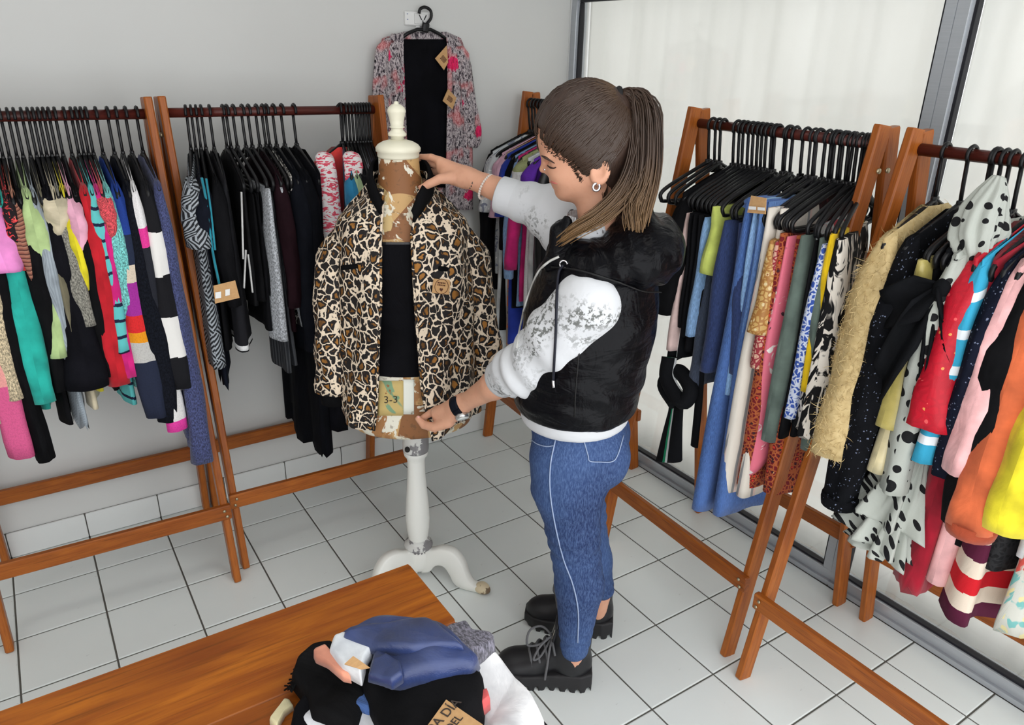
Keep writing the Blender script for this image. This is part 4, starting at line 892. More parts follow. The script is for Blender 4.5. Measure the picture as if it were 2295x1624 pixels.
LE = [(2.70, -.47), (3.2, -.42), (4.2, -.31), (5.0, -.28), (5.3, -.27), (5.47, -.26)]
RE_ = [(2.70, .14), (3.2, .06), (4.2, .02), (5.0, .0), (5.3, .06), (5.47, .10)]
def jpoint(z, phi, wr=True):
    a, b = sec(z, JS); s_, c_ = math.sin(phi), math.cos(phi)
    w_ = (.022*math.sin(5*phi+2.2*z)+.016*math.sin(11*phi-3.1*z+1)+.012*math.sin(4.1*z+3*phi))*np.interp(z, [2.7, 5, 5.3], [1.2, .8, .1]) if wr else 0
    return cx(z)+(a+w_)*np.sign(s_)*abs(s_)**.9, (b+w_)*np.sign(c_)*abs(c_)**.9
def jbody():
    rows = np.concatenate([np.linspace(2.70, 5.0, 46), np.linspace(5.05, 5.47, 14)]); n = 110; P = np.zeros((len(rows), n, 3))
    for i, z in enumerate(rows):
        a, b = sec(z, JS); le = np.interp(z, *np.array(LE).T)-cx(z); re = np.interp(z, *np.array(RE_).T)-cx(z)
        p0 = -math.asin(max(-1, min(1, -(-abs(le)/a)**1))) if False else math.asin(max(-1, le/a)); p1 = math.asin(min(1, re/a))
        for j, u in enumerate(np.linspace(0, 1, n)):
            phi = p0-u*(2*math.pi-(p1-p0)); r, d = jpoint(z, phi)
            front = max(0, math.cos(phi)); hemdrop = .05*math.sin(3*phi+.5)*(1-min(1, (z-2.7)/.5))
            pull = math.exp(-((u-1)/.06)**2)*math.exp(-((z-2.70)/.35)**2)
            P[i, j] = MW(r+.03*pull, d+.12*pull, z+hemdrop-.14*pull+(.14 if math.cos(phi) < -.2 else 0)*np.interp(z, [5.1, 5.47], [0, 1]))
    mk('jacket_body', thicken(P, .025), M_LEO, jk)
    for nm, idx in (('front_binding', 0), ('front_binding', -1)):
        mk(nm, tube(P[::3, idx]+(-_n*.01), .016, 6), M_LEO, jk)
jbody()
def jsleeve(pts, rs, ds):
    p = spline(pts, 26); r = np.interp(np.linspace(0, 1, 26), np.linspace(0, 1, len(rs)), rs); t2 = np.linspace(0, 2*np.pi, 26, endpoint=False); R_ = []
    for i in range(26):
        u = i/25; wob = 1+.07*np.sin(4*t2+9*u)+.05*np.sin(7*t2-14*u)+.05*math.sin(26*u+2)*(u > .15)
        R_.append(np.array([MW(p[i][0]+r[i]*w_*math.cos(a), p[i][1]+ds*r[i]*w_*math.sin(a), p[i][2]+.10*(1-u)**3*math.cos(a)*(-1 if p[0][0] > 0 else 1)) for a, w_ in zip(t2, wob)]))
    o = mk('sleeve', loft(R_), M_LEO, jk)
    e = p[-1]; C_ = [np.array([MW(e[0]+k*math.cos(a), e[1]+ds*k*math.sin(a), e[2]+dz) for a in t2]) for k, dz in ((r[-1]*.86, .05), (r[-1]*.82, -.06), (r[-1]*.78, -.16))]
    mk('cuff', loft(C_), cloth('rib_black', (22, 22, 26), 'rib'), o)
jsleeve([(-.70, .0, 5.10), (-.86, .05, 4.70), (-.93, .10, 4.0), (-.96, .12, 3.4), (-.98, .12, 2.98)], [.14, .22, .225, .22, .215], .85)
jsleeve([(.55, .0, 5.10), (.72, .02, 4.70), (.82, .04, 4.0), (.90, .05, 3.5), (.93, .05, 3.12)], [.14, .21, .21, .205, .20], .85)
def jdepth(u, v, off=.02):
    d = .6
    for _ in range(8):
        q = mpx(u, v, d); a, b = sec(q[2], JS); d = b*math.sqrt(max(0.05, 1-(abs(q[0]-cx(q[2]))/a)**2))+off
    return MW(q[0], d, q[2])
def collar():
    pts = [jdepth(858, 468, .03), jdepth(843, 438, .03), MW(-.40, .10, 5.52), MW(-.36, -.12, 5.64), MW(-.09, -.31, 5.72), MW(.18, -.12, 5.64), MW(.235, .10, 5.50), jdepth(944, 445, .05), jdepth(924, 484, .05)]
    p = spline(pts, 48); P = np.zeros((5, 48, 3)); ax = MW(-.09, 0, 0)
    for j in range(48):
        out = nrm((p[j]-ax)*[1, 1, 0]); 
        for i, (dz, do) in enumerate(((-.12, .035), (-.05, .05), (.03, .04), (.09, .015), (.105, -.01))):
            e = min(j, 47-j)/8; k = min(1, .45+e*.7); P[i, j] = p[j]+np.array([0, 0, dz*k])+out*do
    mk('collar', thicken(P, .03), cloth('rib_black', (22, 22, 26), 'rib'), jk)
collar()
for u0, v0, u1, v1 in ((766, 600, 800, 596), (984, 601, 1032, 607)):
    a, b = jdepth(u0, v0, .055), jdepth(u1, v1, .055); mk('pocket_welt', beam(a, b, .055, .03, (0, 0, 1), .008), cloth('rib_black', (22, 22, 26), 'rib'), jk)
# cardboard swing tags
def _card():
    k = NT('kraft_card', .8, .15); n = k.noise(k.coord('Object'), 120, 3); k.out('Base Color', k.mix(n.outputs[0], (182, 140, 96), (206, 166, 118))); return k.m
M_CARD = _card(); M_INK = plain('brown_ink', (84, 46, 28), .7); M_STICK = plain('white_sticker', (232, 232, 230), .6)
def card(corners, label, parts='', th=.008, thing=True, parent=None):
    """four corner points, counter-clockwise from the lower left as seen"""
    c = [np.array(q) for q in corners]; P = np.array([[c[3]+(c[2]-c[3])*t for t in np.linspace(0, 1, 4)], [c[0]+(c[1]-c[0])*t for t in np.linspace(0, 1, 4)]])
    g = thicken(P, th)
    o = mk('price_tag', g, M_CARD, parent, smooth=False, label=label if thing else None, cat='tag' if thing else None, group='cardboard price tags' if thing else None)
    return o, (c[0]+c[1]+c[2]+c[3])/4, nrm(c[1]-c[0]), nrm(c[3]-c[0])
def stroke_lines(o, ctr, ex, ey, w, h, n, rng):
    ez = np.cross(ex, ey)
    for i in range(n):
        y = h*(.5-(i+.5)/n); x = -w/2; k = 0
        while x < w/2-.01:
            L = .007+.010*rng.rand(); a = ctr+ex*x+ey*y+ez*.006; mk('print_mark', beam(a, a+ex*min(L, w/2-x), .016, .003, ey, .0005), M_INK, o, smooth=False); x += L+.006
tg, ctr, ex, ey = card([jdepth(968, 656, .07), jdepth(1006, 660, .07), jdepth(1010, 627, .06), jdepth(972, 624, .06)], 'square cardboard tag with a round heart emblem pinned to the leopard jacket')
ez = np.cross(ex, ey)
mk('emblem_ring', tube([ctr+ez*.006+.085*(ex*math.cos(a)+ey*math.sin(a)) for a in np.linspace(0, 2*math.pi, 36)], .0035, 5), M_INK, tg)
hp = [ctr+ez*.006+ey*(-.035)+.0014*(ex*16*math.sin(a)**3+ey*(13*math.cos(a)-5*math.cos(2*a)-2*math.cos(3*a)-math.cos(4*a))) for a in np.linspace(0, 2*math.pi, 30)[:-1]]
mk('heart', loft([np.array(hp), np.array(hp)+ez*.003]), M_INK, tg, smooth=False)
stroke_lines(tg, ctr+ey*.028, ex, ey, .11, .05, 2, np.random.RandomState(4))

# ------------------------------------------------------------------ kimono on the wall
def slab(rows, y, mat, name, parent=None, th=.03, fold=.02, nf=6, n=24, seed=0, **kw):
    """flat hanging cloth: rows of (v, u_left, u_right) pixels on the plane y, given thickness and folds"""
    rng = np.random.RandomState(seed); ph = rng.rand(4)*6; rr = np.array(rows, float); vs = np.linspace(rr[0, 0], rr[-1, 0], 30); P = np.zeros((30, n, 3))
    for i, v in enumerate(vs):
        l, r = np.interp(v, rr[:, 0], rr[:, 1]), np.interp(v, rr[:, 0], rr[:, 2]); e = min(1, i/6)
        for j, t in enumerate(np.linspace(0, 1, n)):
            yy = y+fold*e*(math.sin(nf*6.28*t*.5+ph[0]+.05*i)+.5*math.sin(nf*6.28*t+ph[1]-.08*i))-.03*math.sin(math.pi*t); P[i, j] = onplane(l+(r-l)*t, v, 1, yy)
    return mk(name, thicken(P, th), mat, parent, **kw)
def _kimono():
    k = NT('cloth_kimono', .75, .25); v = k.coord('Object', (1, .4, 1)); rot = k.coord('Object', (55, 20, 24), (0, .7, 0)); n = k.noise(rot, 3.0, 2, .6, .5)
    col = k.ramp(n.outputs[0], [(.36, (38, 34, 40)), (.46, (128, 118, 124)), (.56, (206, 196, 196)), (.66, (96, 86, 92))])
    w = k.noise(v, 9, 2); col = k.mix(k.math('MULTIPLY', k.step(w.outputs[0], .52, .6), .55), col, (214, 110, 110))
    f = k.vor(v, 12); r = k.sep(f.outputs['Color'])
    fl_ = k.math('MULTIPLY', k.math('GREATER_THAN', r[0], .45), k.math('LESS_THAN', k.math('ADD', f.outputs['Distance'], k.math('MULTIPLY', n.outputs[0], .5)), .58)); col = k.mix(fl_, col, k.mix(k.step(n.outputs[0], .3, .5), (150, 20, 60), (222, 40, 98)))
    k.out('Base Color', col); k.bump(k.noise(k.coord('Object', (14, 14, 2)), 2, 3).outputs[0], .4, .01); return k.m
M_KIM = _kimono()
km = empty('kimono', onplane(950, 430, 1, .9), 'open kimono in grey and pink floral print hanging on the back wall', 'kimono')
slab([(72, 905, 1000), (82, 858, 1030), (110, 850, 1042), (200, 846, 1050), (470, 846, 1058)], .945, M_KIM, 'back_panel', km, fold=.002)
slab([(76, 878, 903), (100, 862, 904), (180, 858, 906), (330, 862, 912), (470, 858, 914)], .82, M_KIM, 'front_panel', km, nf=4, seed=1)
slab([(84, 1001, 1012), (104, 1002, 1040), (200, 1003, 1046), (340, 1000, 1058), (470, 998, 1059)], .82, M_KIM, 'front_panel', km, nf=5, seed=2)
slab([(88, 868, 874), (108, 845, 868), (200, 838, 866), (300, 842, 872), (330, 848, 874)], .79, M_KIM, 'sleeve', km, nf=3, seed=3, th=.06)
slab([(104, 1022, 1034), (120, 1024, 1050), (200, 1034, 1062), (290, 1040, 1077), (318, 1046, 1076), (330, 1050, 1066)], .79, M_KIM, 'sleeve', km, nf=3, seed=4, th=.06)
bt = slab([(88, 903, 1000), (92, 902, 1002), (120, 902, 1004), (240, 904, 1002), (330, 908, 1000), (420, 910, 998)], .885, cloth('jerseyblk', (17, 18, 24)), 'vest_top', fold=.006, nf=3, seed=7, label='black vest top hanging on the wall inside the open kimono', cat='top')
def wallhanger():
    y = .865; c = onplane(950, 66, 1, y); hk = [onplane(u, v, 1, y) for u, v in ((950, 66), (958, 52), (966, 40), (965, 24), (953, 16), (942, 20), (939, 30))]
    o = mk('clothes_hanger', tube([onplane(u, v, 1, y) for u, v in ((898, 86), (915, 74), (935, 66), (965, 66), (985, 76), (1006, 92))], .026, 8), M_HANG, label='black plastic hanger holding the kimono, hooked on the wall socket', cat='hanger')
    mk('hook', tube(spline(hk, 24), .024, 8), M_HANG, o); mk('hanger_neck', beam(onplane(955, 52, 1, y), onplane(952, 72, 1, y), .12, .05, (1, 0, 0), .02), M_HANG, o)
wallhanger()
W_ = lambda u, v, y=.76: onplane(u, v, 1, y)
for cs, lb in (((W_(975, 131), W_(995, 157), W_(1004, 140), W_(1001, 102)), 'cardboard tag near the shoulder of the wall kimono'), ((W_(992, 226), W_(1014, 245), W_(1023, 219), W_(1004, 199)), 'cardboard tag lower down on the wall kimono')):
    t_, c_, e1, e2 = card(cs, lb); stroke_lines(t_, c_, e1, e2, .10, .08, 4, np.random.RandomState(2))
# tags on the racks
B_ = lambda u, v, y=-1.22: onplane(u, v, 1, y)
t_, c_, e1, e2 = card((B_(482, 680), B_(537, 667), B_(527, 628), B_(478, 640)), 'cardboard tag with two white stickers on the black blouse')
for u, v, w, h in ((489, 661, 13, 14), (510, 655, 10, 14)): mk('sticker', thicken(np.array([[B_(u-w/2, v-h/2+1, -1.235), B_(u+w/2, v-h/2-1, -1.235)], [B_(u-w/2, v+h/2+1, -1.235), B_(u+w/2, v+h/2-1, -1.235)]]), .004), M_STICK, t_, smooth=False)
D_ = lambda u, v, x=6.50: onplane(u, v, 0, x)
t_, c_, e1, e2 = card((D_(1675, 476), D_(1716, 480), D_(1718, 444), D_(1684, 438)), 'cardboard tag with white stickers on the blue jeans')
for u, v in ((1686, 466), (1706, 468)): mk('sticker', thicken(np.array([[D_(u-8, v-4, 6.485), D_(u+8, v-3, 6.485)], [D_(u-8, v+3, 6.485), D_(u+8, v+4, 6.485)]]), .004), M_STICK, t_, smooth=False)
# ------------------------------------------------------------------ the woman (local frame: f forward, l to her left, z up)
WO = np.array([4.65, -4.80, 0.0]); WF = nrm([-.75, .66, 0]); WLft = np.array([-WF[1], WF[0], 0.0])
def wp(u, v, l=0.0):
    d = ray(u, v); X = CAM+d*(((WO-CAM)@WLft+l)/(d@WLft)); return np.array([(X-WO)@WF, l, X[2]])
def toW(P): P = np.asarray(P, float); return WO+P[..., :1]*WF+P[..., 1:2]*WLft+P[..., 2:3]*np.array([0, 0, 1.0])
def trace(fn, u, v, off=.0):
    d = ray(u, v); d /= np.linalg.norm(d); o = CAM-WO; o = np.array([o@WF, o@WLft, o[2]]); dl = np.array([d@WF, d@WLft, d[2]]); t = 5.0
    tm = 9.3
    for _ in range(80):
        s = float(fn((o+dl*t)[None])[0]); t += s*.7
        if abs(s) < 1e-3: break
    if not (5.6 < t < 11.5): t = tm
    return o+dl*(t-off)
def wmesh(fn, lo, hi, h, it=2): g = relax(surface(fn, lo, hi, h), it); return toW(g[0]), g[1]
def column(p, tab, k=.0):
    t = np.array(tab); z = p[..., 2]; c = np.interp(z, t[:, 0], t[:, 1]); a = np.interp(z, t[:, 0], t[:, 2]); b = np.interp(z, t[:, 0], t[:, 3])
    q = np.sqrt(((p[..., 0]-c)/a)**2+(p[..., 1]/b)**2); d = (q-1)*np.minimum(a, b)
    return np.maximum(d, np.maximum(t[0, 0]-z, z-t[-1, 0]))
def rotf(a): c, s = math.cos(a), math.sin(a); return np.array([[c, 0, -s], [0, 1, 0], [s, 0, c]])   # rows: tilted axes
person = empty('person', WO, 'woman in black hooded vest and blue jeans adjusting the jacket on the dress form', 'person')
def _skin():
    k = NT('skin', .5, .35); v = k.coord('Object'); n = k.noise(v, 8, 3); m = k.noise(v, 70, 3)
    c = k.mix(n.outputs[0], (200, 146, 118), (216, 164, 136)); c = k.mix(k.math('MULTIPLY', k.step(m.outputs[0], .5, .7), .12), c, (176, 108, 86))
    k.out('Base Color', c); k.set('Subsurface Weight', .08); k.set('Subsurface Radius', (.006, .002, .001)); k.bump(m.outputs[0], .06, .001); return k.m
M_SKIN = _skin()
TILT = rotf(.34)
cran_c, cran_r = wp(1306, 298), (.425, .325, .41)
def f_head(p):
    d = sd_ell(p, cran_c, cran_r)
    d = smin(d, sd_ell(p, wp(1285, 358), (.275, .235, .37), TILT), .10)
    d = smin(d, sd_cone(p, wp(1266, 420), wp(1262, 429), .085, .075), .07)
    for s in (1, -1):
        d = smin(d, sd_cone(p, wp(1276, 424, .05*s), wp(1336, 398, .20*s), .085, .085), .09)
        d = smin(d, sd_ell(p, wp(1262, 386, .11*s), (.12, .10, .12)), .07)
        d = smin(d, sd_ell(p, wp(1228, 349, .10*s), (.05, .12, .032), TILT), .05)
        d = smax(d, -sd_ell(p, wp(1226, 367, .125*s), (.045, .07, .03)), .04)
        d = smin(d, sd_ell(p, wp(1240, 371, .115*s), (.055, .06, .045)), .015)
        d = smin(d, sd_ell(p, wp(1229, 385, .046*s), (.04, .032, .03)), .02)
    d = smin(d, sd_cone(p, wp(1228, 352), wp(1217, 379), .028, .038), .035)
    d = smin(d, sd_ell(p, wp(1240, 404), (.045, .085, .02), TILT), .025); d = smin(d, sd_ell(p, wp(1246, 414), (.045, .075, .024), TILT), .02)
    d = smin(d, sd_cone(p, wp(1330, 400), wp(1352, 560), .19, .21), .09)
    for s in (1, -1):
        e = sd_ell(p, wp(1345, 386, .295*s), (.095, .030, .125), rotf(-.15)); e = smax(e, -sd_ell(p, wp(1343, 382, .325*s), (.058, .034, .078)), .02)
        e = smin(e, sd_ell(p, wp(1338, 402, .29*s), (.04, .024, .04)), .02); d = smin(d, e, .025)
    return d
Lsh, Lel, Lwr = wp(1322, 684, .50), np.array([.56, .27, 3.95]), wp(1042, 902, -.25)
Rsh, Rel, Rwr = np.array([.12, -.55, 5.05]), wp(1238, 474, -.80), wp(1052, 399, -1.12)
def hand(p, fingers, palm, d):
    for a, b, r1, r2 in palm: d = smin(d, sd_cone(p, a, b, r1, r2), .05)
    for f in fingers:
        pts = f[0]; rs = f[1]; e = None
        for i in range(len(pts)-1):
            c = sd_cone(p, pts[i], pts[i+1], rs[i], rs[i+1]); e = c if e is None else smin(e, c, .008)
        d = smin(d, e, .016)
    return d
FR = [.043, .038, .034, .029]
LH_F = [([wp(980, 917, -.42), wp(964, 926, -.45), wp(951, 934, -.45), wp(944, 939, -.44)], [.050, .043, .038, .032]),
        ([wp(982, 926, -.48), wp(964, 938, -.54), wp(953, 946, -.54), wp(950, 952, -.50)], FR),
        ([wp(988, 938, -.50), wp(972, 950, -.55), wp(963, 957, -.53), wp(961, 961, -.49)], [.042, .037, .033, .028]),
        ([wp(996, 950, -.47), wp(984, 961, -.51), wp(977, 965, -.49), wp(975, 966, -.46)], [.038, .033, .029, .025]),
        ([wp(1006, 946, -.27), wp(974, 957, -.29), wp(950, 952, -.33), wp(937, 938, -.36)], [.066, .056, .048, .036])]
LH_P = [(wp(1032, 902, -.26), wp(980, 925, -.38), .092, .075), (wp(1032, 912, -.27), wp(986, 940, -.40), .092, .078), (wp(1030, 920, -.24), wp(994, 948, -.31), .085, .072)]
def f_larm(p): return hand(p, LH_F, LH_P, chain(p, [Lel, Lel*.5+Lwr*.5, Lwr, wp(1020, 910, -.27)], [.165, .15, .098, .095], .06))
RH_F = [([wp(986, 360, -1.24), wp(966, 352, -1.30), wp(944, 352, -1.38), wp(930, 360, -1.42)], [.046, .040, .036, .031]),
        ([wp(986, 370, -1.30), wp(964, 366, -1.40), wp(944, 370, -1.47), wp(930, 378, -1.46)], [.046, .041, .037, .032]),
        ([wp(990, 382, -1.33), wp(968, 384, -1.43), wp(950, 388, -1.48), wp(936, 392, -1.46)], [.043, .038, .034, .030]),
        ([wp(996, 394, -1.33), wp(976, 400, -1.40), wp(960, 404, -1.43), wp(950, 406, -1.42)], [.038, .033, .030, .026]),
        ([wp(1016, 398, -1.10), wp(986, 401, -1.04), wp(962, 412, -.99), wp(945, 421, -.98)], [.075, .054, .047, .037])]
RH_P = [(wp(1040, 391, -1.15), wp(988, 364, -1.24), .095, .062), (wp(1040, 398, -1.14), wp(992, 380, -1.26), .095, .07), (wp(1036, 402, -1.12), wp(998, 396, -1.18), .085, .07)]
def f_rarm(p): return hand(p, RH_F, RH_P, chain(p, [Rel, Rel*.5+Rwr*.5, Rwr, wp(1034, 394, -1.15)], [.17, .155, .105, .10], .06))
def f_trunk(p):
    d = column(p, [(2.7, 0, .40, .5), (3.2, 0, .42, .52), (3.8, 0, .38, .45), (4.6, -.03, .44, .5), (5.05, -.03, .36, .5), (5.2, -.02, .2, .3)])
    for s, kn, an in ((1, wp(1285, 1185, .41), wp(1289, 1450, .47)), (-1, wp(1302, 1150, -.37), wp(1346, 1330, -.45))):
        d = smin(d, chain(p, [(0, .28*s, 3.0), kn, an*.6+kn*.4, an, an-np.array([-.02, 0, .28])], [.30, .2, .17, .125, .12]), .06)
    return d
bb = lambda pts, m: (np.min(pts, 0)-m, np.max(pts, 0)+m)
parts_ = [wmesh(f_head, np.array([-.55, -.45, 4.95]), np.array([.75, .45, 6.85]), .015, 2), wmesh(f_trunk, np.array([-.8, -.75, .1]), np.array([.6, .75, 5.3]), .045, 1)]
lo, hi = bb([Lel, Lwr]+[q for f in LH_F for q in f[0]], .2); parts_.append(wmesh(f_larm, lo, hi, .0125, 1))
lo, hi = bb([Rel, Rwr]+[q for f in RH_F for q in f[0]], .2); parts_.append(wmesh(f_rarm, lo, hi, .0125, 1))
mk('body', join(*[(a, [tuple(q) for q in b]) for a, b in parts_]), M_SKIN, person)
# nails
M_NAIL = plain('nail', (226, 170, 160), .3)
for f in (RH_F[4], LH_F[4], LH_F[0]):
    a, b = f[0][-2], f[0][-1]; ax = nrm(b-a); sd = nrm(np.cross(ax, [0, 0, 1])); nr = nrm(np.cross(sd, ax)); nr = nr if nr[2] > 0 else -nr
    c = b+nr*f[1][-1]*.72; mk('fingernail', wmesh(lambda p: sd_ell(p, c, (.030, .022, .010), np.array([ax, sd, nr])), c-.05, c+.05, .006, 1), M_NAIL, person)
# face details
def thin(pts, r, name, mat, fn=f_head, off=.004, flat=1.0, parent=None):
    q = toW(np.array([trace(fn, u, v, off) for u, v in pts])); return mk(name, tube(spline(q, 16), np.interp(np.linspace(0, 1, 16), [0, .4, 1], r), 6), mat, parent or person)
M_BROW = plain('brow_hair', (58, 40, 32), .7); M_LIP = plain('lip', (186, 104, 96), .4)
thin([(1214, 349), (1222, 353), (1232, 359), (1243, 366)], [.006, .013, .004], 'eyebrow', M_BROW)
thin([(1227, 371), (1233, 375), (1240, 377), (1246, 375)], [.005, .009, .005], 'eyelashes', M_BROW)
thin([(1236, 407), (1243, 410), (1250, 412)], [.012, .012, .003], 'lips', M_LIP, off=.0)
q = trace(f_head, 1221, 380, .006); mk('nose_stud', wmesh(lambda p: sd_ell(p, q, (.012,)*3), q-.03, q+.03, .006, 0), plain('silver', (222, 222, 226), .15, .6, 1.0), person)
e0 = wp(1337, 411, .315)
mk('earring', tube(toW(np.array([e0+np.array([.030*math.sin(a), .012*math.sin(a), -.032+.034*math.cos(a)]) for a in np.linspace(0, 5.6, 18)])), .013, 7), plain('silver', (222, 222, 226), .15, .6, 1.0), person)
# jeans
LEGS = ((1, wp(1284, 1182, .40), wp(1299, 1310, .44), wp(1287, 1448, .47)), (-1, wp(1302, 1150, -.36), wp(1322, 1255, -.41), wp(1348, 1318, -.45)))
def f_jeans(p):
    d = column(p, [(2.75, -.02, .44, .56), (3.0, -.02, .50, .60), (3.25, .02, .52, .60), (3.45, .06, .50, .56)])
    for s, kn, ca, an in LEGS:
        d = smin(d, sd_ell(p, (-.20, .27*s, 2.98), (.37, .31, .40)), .10)
        d = smin(d, chain(p, [(.10, .29*s, 2.95), (.06, .33*s, 2.62), kn, ca, an], [.40, .385, .285, .265, .17 if s > 0 else .16], .08), .07)
    z = p[..., 2]; wr = .012*np.sin(38*z+5*p[..., 0]+2*np.sin(9*p[..., 1]))*np.exp(-((z-1.95)/.35)**2)+.008*np.sin(30*z-7*p[..., 0])*np.exp(-((z-2.55)/.2)**2)+.010*np.sin(46*z+4*p[..., 0])*np.exp(-((z-.75)/.16)**2)
    return d+wr
def _jeanmat():
    k = NT('jeans_denim', .8, .2); v = k.coord('Object'); n = k.noise(v, 2.6, 3); w = k.noise(k.coord('Object', (300, 300, 60)), 1, 2, .7)
    c = k.mix(k.step(n.outputs[0], .35, .68), (32, 46, 84), (64, 88, 134)); c = k.mix(k.math('MULTIPLY', k.step(w.outputs[0], .4, .7), .35), c, (112, 140, 186)); k.out('Base Color', c)
    f = k.noise(k.coord('Object', (6, 6, 14)), 2, 3); k.bump(k.math('ADD', f.outputs[0], k.math('MULTIPLY', w.outputs[0], .1)), .4, .012); return k.m
M_JEAN = _jeanmat(); M_STITCH = plain('pale_stitch', (150, 166, 196), .8)
jeans = mk('jeans', wmesh(f_jeans, np.array([-.8, -.85, .38]), np.array([.7, .85, 3.5]), .026, 2), M_JEAN, person)
def line(fn, pts, r, name, mat, parent, n=40, off=.008):
    P = spline([(u, v, 0) for u, v in pts], n); q = toW(np.array([trace(fn, a, b, off) for a, b, _ in P])); return mk(name, tube(q, r, 5), mat, parent)
line(f_jeans, [(1245, 985), (1234, 1040), (1233, 1100), (1243, 1170), (1262, 1250), (1284, 1310), (1296, 1370), (1295, 1440)], .008, 'side_seam', M_STITCH, jeans)
line(f_jeans, [(1308, 985), (1318, 1020), (1322, 1033), (1345, 1035), (1372, 1034), (1385, 1018), (1398, 975)], .006, 'pocket_stitching', M_STITCH, jeans)
line(f_jeans, [(1190, 985), (1205, 995), (1225, 1000), (1243, 998)], .006, 'front_pocket_seam', M_STITCH, jeans)
# sweatshirt
M_SPLAT = NT('sweatshirt_print', .85, .2); _v = M_SPLAT.coord('Object'); _a = M_SPLAT.noise(_v, 7, 3); _b = M_SPLAT.noise(_v, 75, 3, .7)
_m = M_SPLAT.math('MULTIPLY', M_SPLAT.step(_a.outputs[0], .44, .56), M_SPLAT.step(_b.outputs[0], .50, .56)); M_SPLAT.out('Base Color', M_SPLAT.mix(_m, (208, 210, 213), (112, 114, 112)))
M_SPLAT.bump(M_SPLAT.noise(M_SPLAT.coord('Object', (5, 5, 5)), 3, 3).outputs[0], .4, .012); M_SPLAT = M_SPLAT.m; M_WCOT = cloth('whitecotton', (238, 238, 240), amt=.2)
M_WCOT = NT('white_cotton', .85, .2); M_WCOT.set('Base Color', srgb(208, 210, 213)); M_WCOT.bump(M_WCOT.noise(M_WCOT.coord('Object', (5, 5, 12)), 4, 2).outputs[0], .2, .01); M_WCOT = M_WCOT.m
Lcu, Rcu = wp(1128, 846, .03), wp(1128, 438, -.92)
def f_lsl(p):
    d = chain(p, [Lsh+[.02, .0, .02], Lsh*.5+Lel*.5+[-.02, .02, 0], Lel+[-.02, .02, -.02], Lel*.45+Lcu*.55, Lcu], [.335, .325, .275, .235, .195], .12)
    ax = nrm(Lcu-Lel); t = (p-Lel)@ax; t2 = (p-Lsh)@nrm(Lel-Lsh)
    d = d+.016*np.sin(30*t+5*p[..., 1]+3*p[..., 0])*np.exp(-((t-.05)/.3)**2)+.014*np.sin(17*t2+6*p[..., 0])*np.exp(-((t2-.75)/.4)**2)
    return np.maximum(d, sd_plane(p, Lcu, Lcu-Lel))
def f_rsl(p):
    d = chain(p, [Rsh, Rsh*.45+Rel*.55, Rel, Rcu], [.30, .30, .275, .19], .1); ax = nrm(Rcu-Rel); t = (p-Rel)@ax
    d = d+.014*np.sin(24*t+4*p[..., 2])*np.exp(-((t-.2)/.3)**2); return np.maximum(d, sd_plane(p, Rcu, Rcu-Rel))
HEM = [(3.29, .06, .555, .63), (3.34, .06, .58, .66), (3.5, .05, .60, .68), (4.2, -.02, .6, .6), (5.0, -.02, .45, .56)]
f_hem = lambda p: column(p-np.array([0, 0, 0])*0, HEM)+.0*p[..., 0]
def f_hemt(p):
    q = p.copy(); q[..., 2] = p[..., 2]-.03*np.cos(2.2*p[..., 0])+.02; return column(q, HEM)
sw = mk('sweatshirt', join(*[(a, [tuple(x) for x in b]) for a, b in (wmesh(f_hemt, np.array([-.8, -.85, 3.1]), np.array([.85, .85, 5.1]), .035, 2),)]), M_WCOT, person)
lo, hi = bb([Lsh, Lel, Lcu], .45); mk('sleeve', wmesh(f_lsl, lo, hi, .022, 2), M_SPLAT, sw)
lo, hi = bb([Rsh, Rel, Rcu], .40); mk('sleeve', wmesh(f_rsl, lo, hi, .022, 2), M_SPLAT, sw)
def cuff(c, d, r):
    d = nrm(d); a = nrm(np.cross(d, [0, 0, 1])); b = np.cross(d, a); t2 = np.linspace(0, 2*np.pi, 32, endpoint=False)
    mk('cuff', loft([toW(np.array([c+d*s+(a*math.cos(t)+b*math.sin(t))*r*k for t in t2])) for s, k in ((-.22, 1.02), (-.18, 1.05), (-.08, 1.04), (-.01, 1.02), (.0, .96), (-.03, .9))], False), M_WCOT, sw)
cuff(Lcu+nrm(Lcu-Lel)*.05, Lcu-Lel, .207); cuff(Rcu+nrm(Rcu-Rel)*.05, Rcu-Rel, .198)
mk('neckline', wmesh(lambda p: np.maximum(sd_cone(p, wp(1326, 545), wp(1320, 498), .29, .25), -sd_cone(p, wp(1326, 580), wp(1320, 460), .26, .22)), np.array([-.4, -.45, 4.9]), np.array([.6, .45, 5.6]), .025, 2), M_WCOT, sw)
